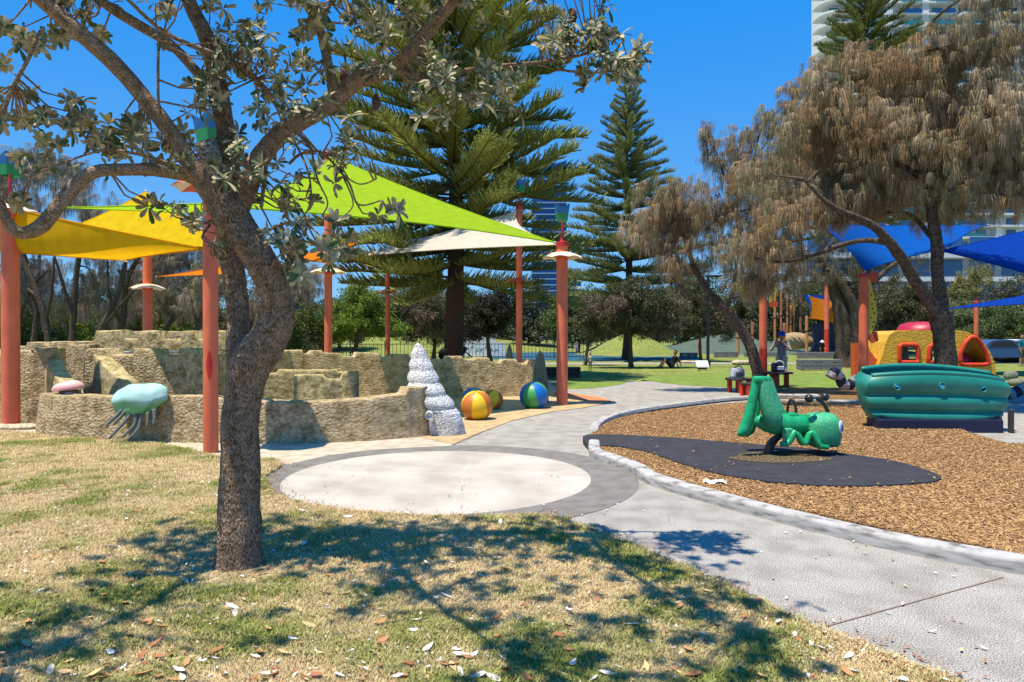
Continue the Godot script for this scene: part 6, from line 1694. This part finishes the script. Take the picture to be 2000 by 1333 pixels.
func leafy(called: String, label: String, px: float, base: float, stem: Array, wpx: float, blobs: Array, tones: Array, leafs: Array, dens: float, size: float, group := "") -> void:
	var g := gp(px, base, 0.0)
	var d := -g.z
	var t := thing(called, label, "tree" if stem.size() else "shrub", g, 0.0, group)
	var bl := []
	for b in blobs: bl.append([b[0], b[1], d + (b[4] if b.size() > 4 else 0.0), b[2], b[3]])
	if stem.size():
		var pts := [[px, base + 4, d, wpx * 1.5]]
		for k in stem.size(): pts.append([stem[k][0], stem[k][1], d, lerpf(wpx, wpx * 0.5, float(k) / stem.size())])
		var p := limb(t, "trunk", pts, M.oak_bark, 10, 0.05)
		boughs(t, bl, p, M.oak_bark, wpx / F * d * 0.22)
	crown(t, bl, leafs, M.leaf, dens, tones, size)
func build_leafy() -> void:
	var cl := [clump(34, 0.34, 0.085), clump(28, 0.3, 0.1), clump(40, 0.4, 0.08)]
	var bright := [Color(0.22, 0.3, 0.045), Color(0.17, 0.25, 0.045), Color(0.29, 0.35, 0.065)]
	var dark := [Color(0.08, 0.1, 0.045), Color(0.115, 0.125, 0.055), Color(0.17, 0.15, 0.08), Color(0.22, 0.165, 0.12)]
	var mid := [Color(0.13, 0.19, 0.05), Color(0.17, 0.21, 0.055), Color(0.1, 0.135, 0.04)]
	leafy("broadleaf_tree", "bright green rounded tree with a pale leaning stem behind the castle", 690, 713, [[692, 690], [700, 650], [716, 600], [725, 570]], 9, [[700, 590, 48, 38], [665, 610, 30, 30], [735, 620, 34, 34], [695, 640, 52, 26], [660, 650, 26, 20], [760, 640, 34, 24]], bright, cl, 95, 0.75)
	leafy("broadleaf_tree", "dark green tree behind the tall red pole with the cream umbrella", 612, 712, [[612, 690], [610, 650]], 9, [[605, 620, 34, 32], [590, 650, 28, 24], [628, 655, 26, 22], [640, 625, 24, 26]], mid, cl, 85, 0.75)
	leafy("broadleaf_tree", "dark leaved tree left of the pine trunk over the fence", 846, 711, [[848, 690], [850, 650]], 8, [[820, 625, 46, 32], [860, 600, 44, 40], [800, 650, 36, 22], [850, 645, 38, 24], [780, 600, 40, 34]], dark, cl, 85, 0.75)
	leafy("broadleaf_tree", "very dark dense tree right of the pine trunk by the mural wall", 960, 713, [[955, 690], [952, 650]], 9, [[940, 610, 50, 45], [975, 625, 34, 34], [925, 650, 30, 22], [985, 590, 34, 30]], [Color(0.03, 0.036, 0.02), Color(0.05, 0.05, 0.028), Color(0.075, 0.065, 0.045)], cl, 105, 0.75)
	leafy("pohutukawa_tree", "dark spreading tree with a straight stem beside the sitting person", 1233, 718, [[1232, 690], [1229, 650], [1226, 620]], 8, [[1190, 600, 55, 40], [1250, 580, 60, 44], [1300, 600, 50, 40], [1160, 630, 34, 30], [1225, 630, 50, 24], [1290, 640, 40, 22]], dark, cl, 95, 0.7)
	leafy("pohutukawa_tree", "small dark tree with a leaning stem behind the pale dressed child", 1142, 713, [[1146, 690], [1152, 660], [1156, 640]], 6, [[1150, 610, 30, 36], [1135, 640, 22, 20], [1170, 645, 26, 20]], dark, cl, 95, 0.7)
	leafy("pohutukawa_tree", "dark tree behind the black lamp post", 1368, 706, [[1368, 690], [1367, 650]], 6, [[1360, 610, 44, 36], [1330, 630, 34, 28], [1395, 620, 36, 36], [1420, 640, 26, 24], [1350, 580, 40, 30]], dark, cl, 85, 0.8)
	leafy("pohutukawa_tree", "dense dark tree with reddish flowers behind the yellow playhouse", 1770, 712, [[1768, 690], [1766, 650]], 10, [[1770, 590, 55, 48], [1735, 610, 36, 44], [1810, 610, 36, 40], [1760, 640, 50, 24]], dark + [Color(0.13, 0.05, 0.03)], cl, 95, 0.8)
	# scrub behind the castle
	var i := 0
	for s in [[60, 640, 46, 34], [130, 620, 44, 40], [195, 635, 40, 30], [250, 620, 40, 30], [330, 610, 48, 50], [400, 630, 46, 40], [290, 660, 34, 18], [20, 620, 40, 44], [500, 640, 40, 40], [560, 650, 36, 30], [170, 660, 40, 18], [450, 650, 40, 28], [-30, 630, 44, 50]]:
		var lab: String = ["bushy green coastal shrub in the scrub behind the castle", "yellow green shrub in the scrub behind the castle", "dark coastal shrub in the scrub behind the castle"][i % 3]
		leafy("coastal_shrub", lab, s[0], 716 - (i % 3) * 3, [], 0, [[s[0], s[1], s[2], s[3]], [s[0] + 12, s[1] + 25, s[2] * 0.9, s[3] * 0.6], [s[0] - 14, s[1] + 40, s[2], s[3] * 0.5]], [mid, bright, dark][i % 3], cl, 60, 0.85, ["green shrubs behind the castle", "yellow green shrubs behind the castle", "dark shrubs behind the castle"][i % 3])
		i += 1
	leafy("coastal_shrub", "small grey leaved shrub behind the courtyard wall by the red pole", 602, 713, [], 0, [[602, 680, 16, 16], [606, 695, 18, 10]], [Color(0.17, 0.19, 0.12)], cl, 90, 0.6)
	leafy("pandanus_hedge", "pale spiky pandanus hedge beyond the playhouse nose", 1940, 690, [], 0, [[1900, 630, 60, 26], [1960, 630, 60, 28], [2020, 620, 50, 36], [1880, 610, 40, 20]], [Color(0.16, 0.2, 0.09), Color(0.22, 0.25, 0.13), Color(0.1, 0.14, 0.05)], cl, 40, 1.1)
	leafy("palm_clump", "yellow green palms in front of the pale low building", 1900, 688, [[1900, 640], [1895, 590]], 5, [[1890, 560, 26, 22], [1910, 540, 24, 24], [1870, 580, 26, 18]], [Color(0.3, 0.28, 0.1), Color(0.2, 0.22, 0.07)], cl, 40, 1.0)
	# far row of trees that closes the park
	i = 0
	for x in range(-120, 2200, 78):
		var d := 84.0 + 12.0 * sin(i * 2.3)
		var py := HOR + EYE * F / d
		var h := 84.0 + 22.0 * sin(i * 1.7) + (20.0 if x > 1350 and x < 1700 else 0.0)
		var kind := i % 3
		leafy("park_tree", ["grey green tree in the far row closing the park", "mid green tree in the far row closing the park", "olive brown tree in the far row closing the park"][kind], x, py, [[x + 3, 665], [x - 2, 640]], 6, [[x, 655 - h * 0.55, 44, h * 0.6], [x - 30, 655 - h * 0.25, 34, h * 0.42], [x + 32, 655 - h * 0.3, 36, h * 0.45], [x, 650, 50, 16]], [[Color(0.12, 0.13, 0.075), Color(0.1, 0.11, 0.055)], [Color(0.1, 0.15, 0.035), Color(0.13, 0.17, 0.05)], [Color(0.16, 0.14, 0.075), Color(0.11, 0.1, 0.05)]][kind], cl, 12, 1.9, ["grey green far trees", "mid green far trees", "olive far trees"][kind])
		i += 1

# ---------- buildings ----------
func build_town() -> void:
	var d := 180.0
	var k := d / F
	var t := thing("apartment_tower", "white high rise apartment tower with teal windows and curved balconies", "building", Vector3(600 * k, 0, -d))
	var fl := 3.1
	var shaft := MB.new()
	shaft.box(Vector3(30, 52, -8), Vector3(52, 104, 12))
	part("wall", shaft, M.wall_white, t)
	var slab := MB.new()
	var pl := PackedVector2Array()
	for i in 13: pl.append(Vector2(4.4 - 4.4 * sin(PI / 2 * i / 12.0) - 0.0, 4.6 - 4.6 * (1 - cos(PI / 2 * i / 12.0)) - 1.0))
	pl.append_array([Vector2(0, -3.5), Vector2(9, -3.5), Vector2(9, 3.6)])
	slab.prism(pl, 0.5, Transform3D(Basis(Vector3.RIGHT, PI / 2), Vector3.ZERO))
	var slab_m := slab.mesh()
	var long := MB.new()
	long.box(Vector3(14, 0, 0), Vector3(20, 0.5, 3.0))
	var long_m := long.mesh()
	var pane := MB.new()
	pane.box(Vector3.ZERO, Vector3(2.5, 2.0, 0.15))
	var pane_m := pane.mesh()
	var rail := MB.new()
	rail.box(Vector3.ZERO, Vector3(5.2, 1.0, 0.08))
	var rail_m := rail.mesh()
	for f in range(3, 33):
		var y := f * fl
		var o := part("balcony", slab_m, M.wall_white, t)
		o.position = Vector3(0, y, -1.5)
		for bx in [[15.0, 0.0], [37.0, 0.6]]:
			o = part("balcony", long_m, M.wall_white, t)
			o.position = Vector3(bx[0] - 4.0, y, -1.2 + bx[1])
		var n := 0
		for wx in [2.6, 6.0, 13.0, 16.6, 21.5, 25.0, 30.0, 33.5, 37.0, 42.0, 46.0, 50.0]:
			if wx < 4.5 or wx > 5.0:
				o = part("window", pane_m, M.glass_teal if n % 4 != 3 else M.glass_blue, t)
				o.position = Vector3(wx + 2.0, y + 1.5, -1.9)
			n += 1
		for wx in [14.0, 24.0, 33.0, 41.0]:
			o = part("balcony_rail", rail_m, M.glass_teal if f % 2 else M.glass_blue, t)
			o.position = Vector3(wx, y + 0.75, 0.4)
	var pier := MB.new()
	pier.box(Vector3(0, 52, 0), Vector3(1.6, 104, 2.0))
	var pm := pier.mesh()
	for x in [8.6, 18.5, 28.0, 47.5]:
		var o := part("pier", pm, M.wall_white, t)
		o.position = Vector3(x, 0, -1.0)
	# low modern building behind the playhouse
	d = 92.0
	k = d / F
	t = thing("low_building", "pale low modern building with long balconies behind the palms", "building", Vector3(1010 * k, 0, -d))
	var mb := MB.new()
	mb.box(Vector3(-8, 7, -5), Vector3(46, 14, 9))
	part("wall", mb, mat(lin(0.42, 0.45, 0.5), 0.8), t)
	for f in 4:
		mb = MB.new()
		mb.box(Vector3(-8, 3.2 + f * 3.1, 0.4), Vector3(46, 0.55, 2.4))
		part("balcony", mb, M.wall_white, t)
		for w in 10:
			mb = MB.new()
			mb.box(Vector3(-28 + w * 4.4, 4.9 + f * 3.1, -0.46), Vector3(3.4, 2.1, 0.12))
			part("window", mb, M.glass_blue, t)
	# distant blue tower
	d = 520.0
	k = d / F
	t = thing("glass_tower", "distant curved blue glass tower behind the slender pine", "building", Vector3(1072 * k - 1000 * k, 0, -d))
	var prof := PackedVector2Array([Vector2(-34 * k, 0), Vector2(-34 * k, 270 * k), Vector2(-30 * k, 300 * k), Vector2(-16 * k, 322 * k), Vector2(2 * k, 334 * k), Vector2(32 * k, 342 * k), Vector2(32 * k, 0)])
	mb = MB.new()
	mb.prism(prof, 24.0)
	part("glass_body", mb, mat(lin(0.012, 0.075, 0.24), 0.3, 0.5), t)
	for f in 24:
		var y := (60 + f * 11.2) * k
		var x0 := -34.0 if y < 270 * k else -16.0
		mb = MB.new()
		mb.box(Vector3((x0 + 33.5) * 0.5 * k, y, 12.2), Vector3((33.5 - x0) * k, 0.75, 1.0))
		part("floor_band", mb, mat(lin(0.22, 0.36, 0.55), 0.6), t)
	for s in [[1120, 527, 26, 300.0, "striped white and blue apartment block beyond the slender pine"], [1345, 530, 30, 260.0, "pale blue apartment block glimpsed above the dark trees"]]:
		d = s[3]
		k = d / F
		t = thing("apartment_block", s[4], "building", Vector3((s[0] - 1000) * k, 0, -d))
		var h := at(s[0], s[1], d).y
		mb = MB.new()
		mb.box(Vector3(0, h / 2, 0), Vector3(s[2] * k, h, 10))
		part("wall", mb, mat(lin(0.06, 0.17, 0.34), 0.4), t)
		var n := int(h / 3.1)
		for f in n:
			mb = MB.new()
			mb.box(Vector3(0, 1.5 + f * 3.1, 5.3), Vector3(s[2] * k + 0.6, 1.1, 1.2))
			part("balcony", mb, M.wall_white, t)
	# parked cars beyond the fence
	for s in [[1945, 44.0, Color(0.03, 0.09, 0.22), "dark blue parked car beyond the playhouse"], [1985, 46.0, Color(0.7, 0.7, 0.72), "white parked car beyond the pandanus hedge"]]:
		t = thing("parked_car", s[3], "car", Vector3((s[0] - 1000) / F * s[1], 0, -s[1]), 0.1)
		mb = MB.new()
		mb.col = s[2]
		var pr := smooth([Vector2(-2.1, 0.35), Vector2(-2.15, 0.75), Vector2(-1.9, 0.95), Vector2(-1.5, 1.0), Vector2(-0.9, 1.42), Vector2(0.5, 1.45), Vector2(1.1, 1.0), Vector2(1.9, 0.85), Vector2(2.15, 0.6), Vector2(2.1, 0.35)], 3)
		mb.prism(PackedVector2Array(pr), 1.65)
		part("body", mb, M.paint, t)
		mb = MB.new()
		mb.prism(PackedVector2Array([Vector2(-1.2, 1.0), Vector2(-0.82, 1.36), Vector2(0.45, 1.38), Vector2(0.85, 1.0)]), 1.68)
		part("side_window", mb, M.black, t)
		for x in [-1.3, 1.3]:
			mb = MB.new()
			mb.lathe([Vector2(0.0, -0.85), Vector2(0.3, -0.85), Vector2(0.33, -0.8), Vector2(0.33, 0.8), Vector2(0.3, 0.85), Vector2(0, 0.85)], 18, Transform3D(Basis(Vector3.RIGHT, PI / 2), Vector3(x, 0.33, 0)))
			part("wheel", mb, M.black, t)

func _ready() -> void:
	var cam := Camera3D.new()
	cam.name = "camera"
	cam.fov = rad_to_deg(2.0 * atan(666.5 / F))
	cam.position = Vector3(0, EYE, 0)
	cam.rotation.x = -atan(6.5 / F)
	cam.near = 0.05; cam.far = 1500.0
	add_child(cam)
	var env := Environment.new()
	env.background_mode = Environment.BG_SKY
	var sm := ProceduralSkyMaterial.new()
	sm.sky_top_color = Color(0.0, 0.38, 0.66)
	sm.sky_horizon_color = Color(0.43, 0.6, 0.7)
	sm.sky_curve = 0.13
	sm.ground_bottom_color = Color(0.35, 0.33, 0.28)
	sm.ground_horizon_color = Color(0.5, 0.6, 0.65)
	sm.sun_angle_max = 4.0
	env.sky = Sky.new()
	env.sky.sky_material = sm
	env.tonemap_mode = Environment.TONE_MAPPER_LINEAR
	env.tonemap_exposure = 2.3
	env.sdfgi_enabled = true; env.ssao_enabled = true; env.ssil_enabled = true
	var we := WorldEnvironment.new()
	we.name = "environment"; we.environment = env
	add_child(we)
	var sun := DirectionalLight3D.new()
	sun.name = "sun"
	sun.light_energy = 1.02
	sun.light_color = Color(1.0, 0.955, 0.88)
	sun.light_angular_distance = 0.5
	sun.shadow_enabled = true
	sun.basis = Basis.looking_at(Vector3(0.26, -1.0, -0.17).normalized(), Vector3(0, 0, -1))
	add_child(sun)
	rng.seed = 20240611
	nz.seed = 7; nz.frequency = 0.01; nz.fractal_octaves = 3
	make_materials()
	build_ground()
	build_town()
	build_castle()
	build_poles()
	build_sails()
	build_grasshopper()
	build_boat()
	build_playhouse()
	build_furniture()
	fence("black picket fence running behind the castle courtyard", Vector3(-17, 0, -50), Vector3(6, 0, -52))
	fence("dark picket fence behind the castle's left wall", Vector3(-36, 0, -37), Vector3(-20.5, 0, -38))
	build_people()
	print("things built")
	build_banksia()
	build_sheoaks()
	build_pines()
	build_leafy()
	print("trees built")
	scatter_ground()
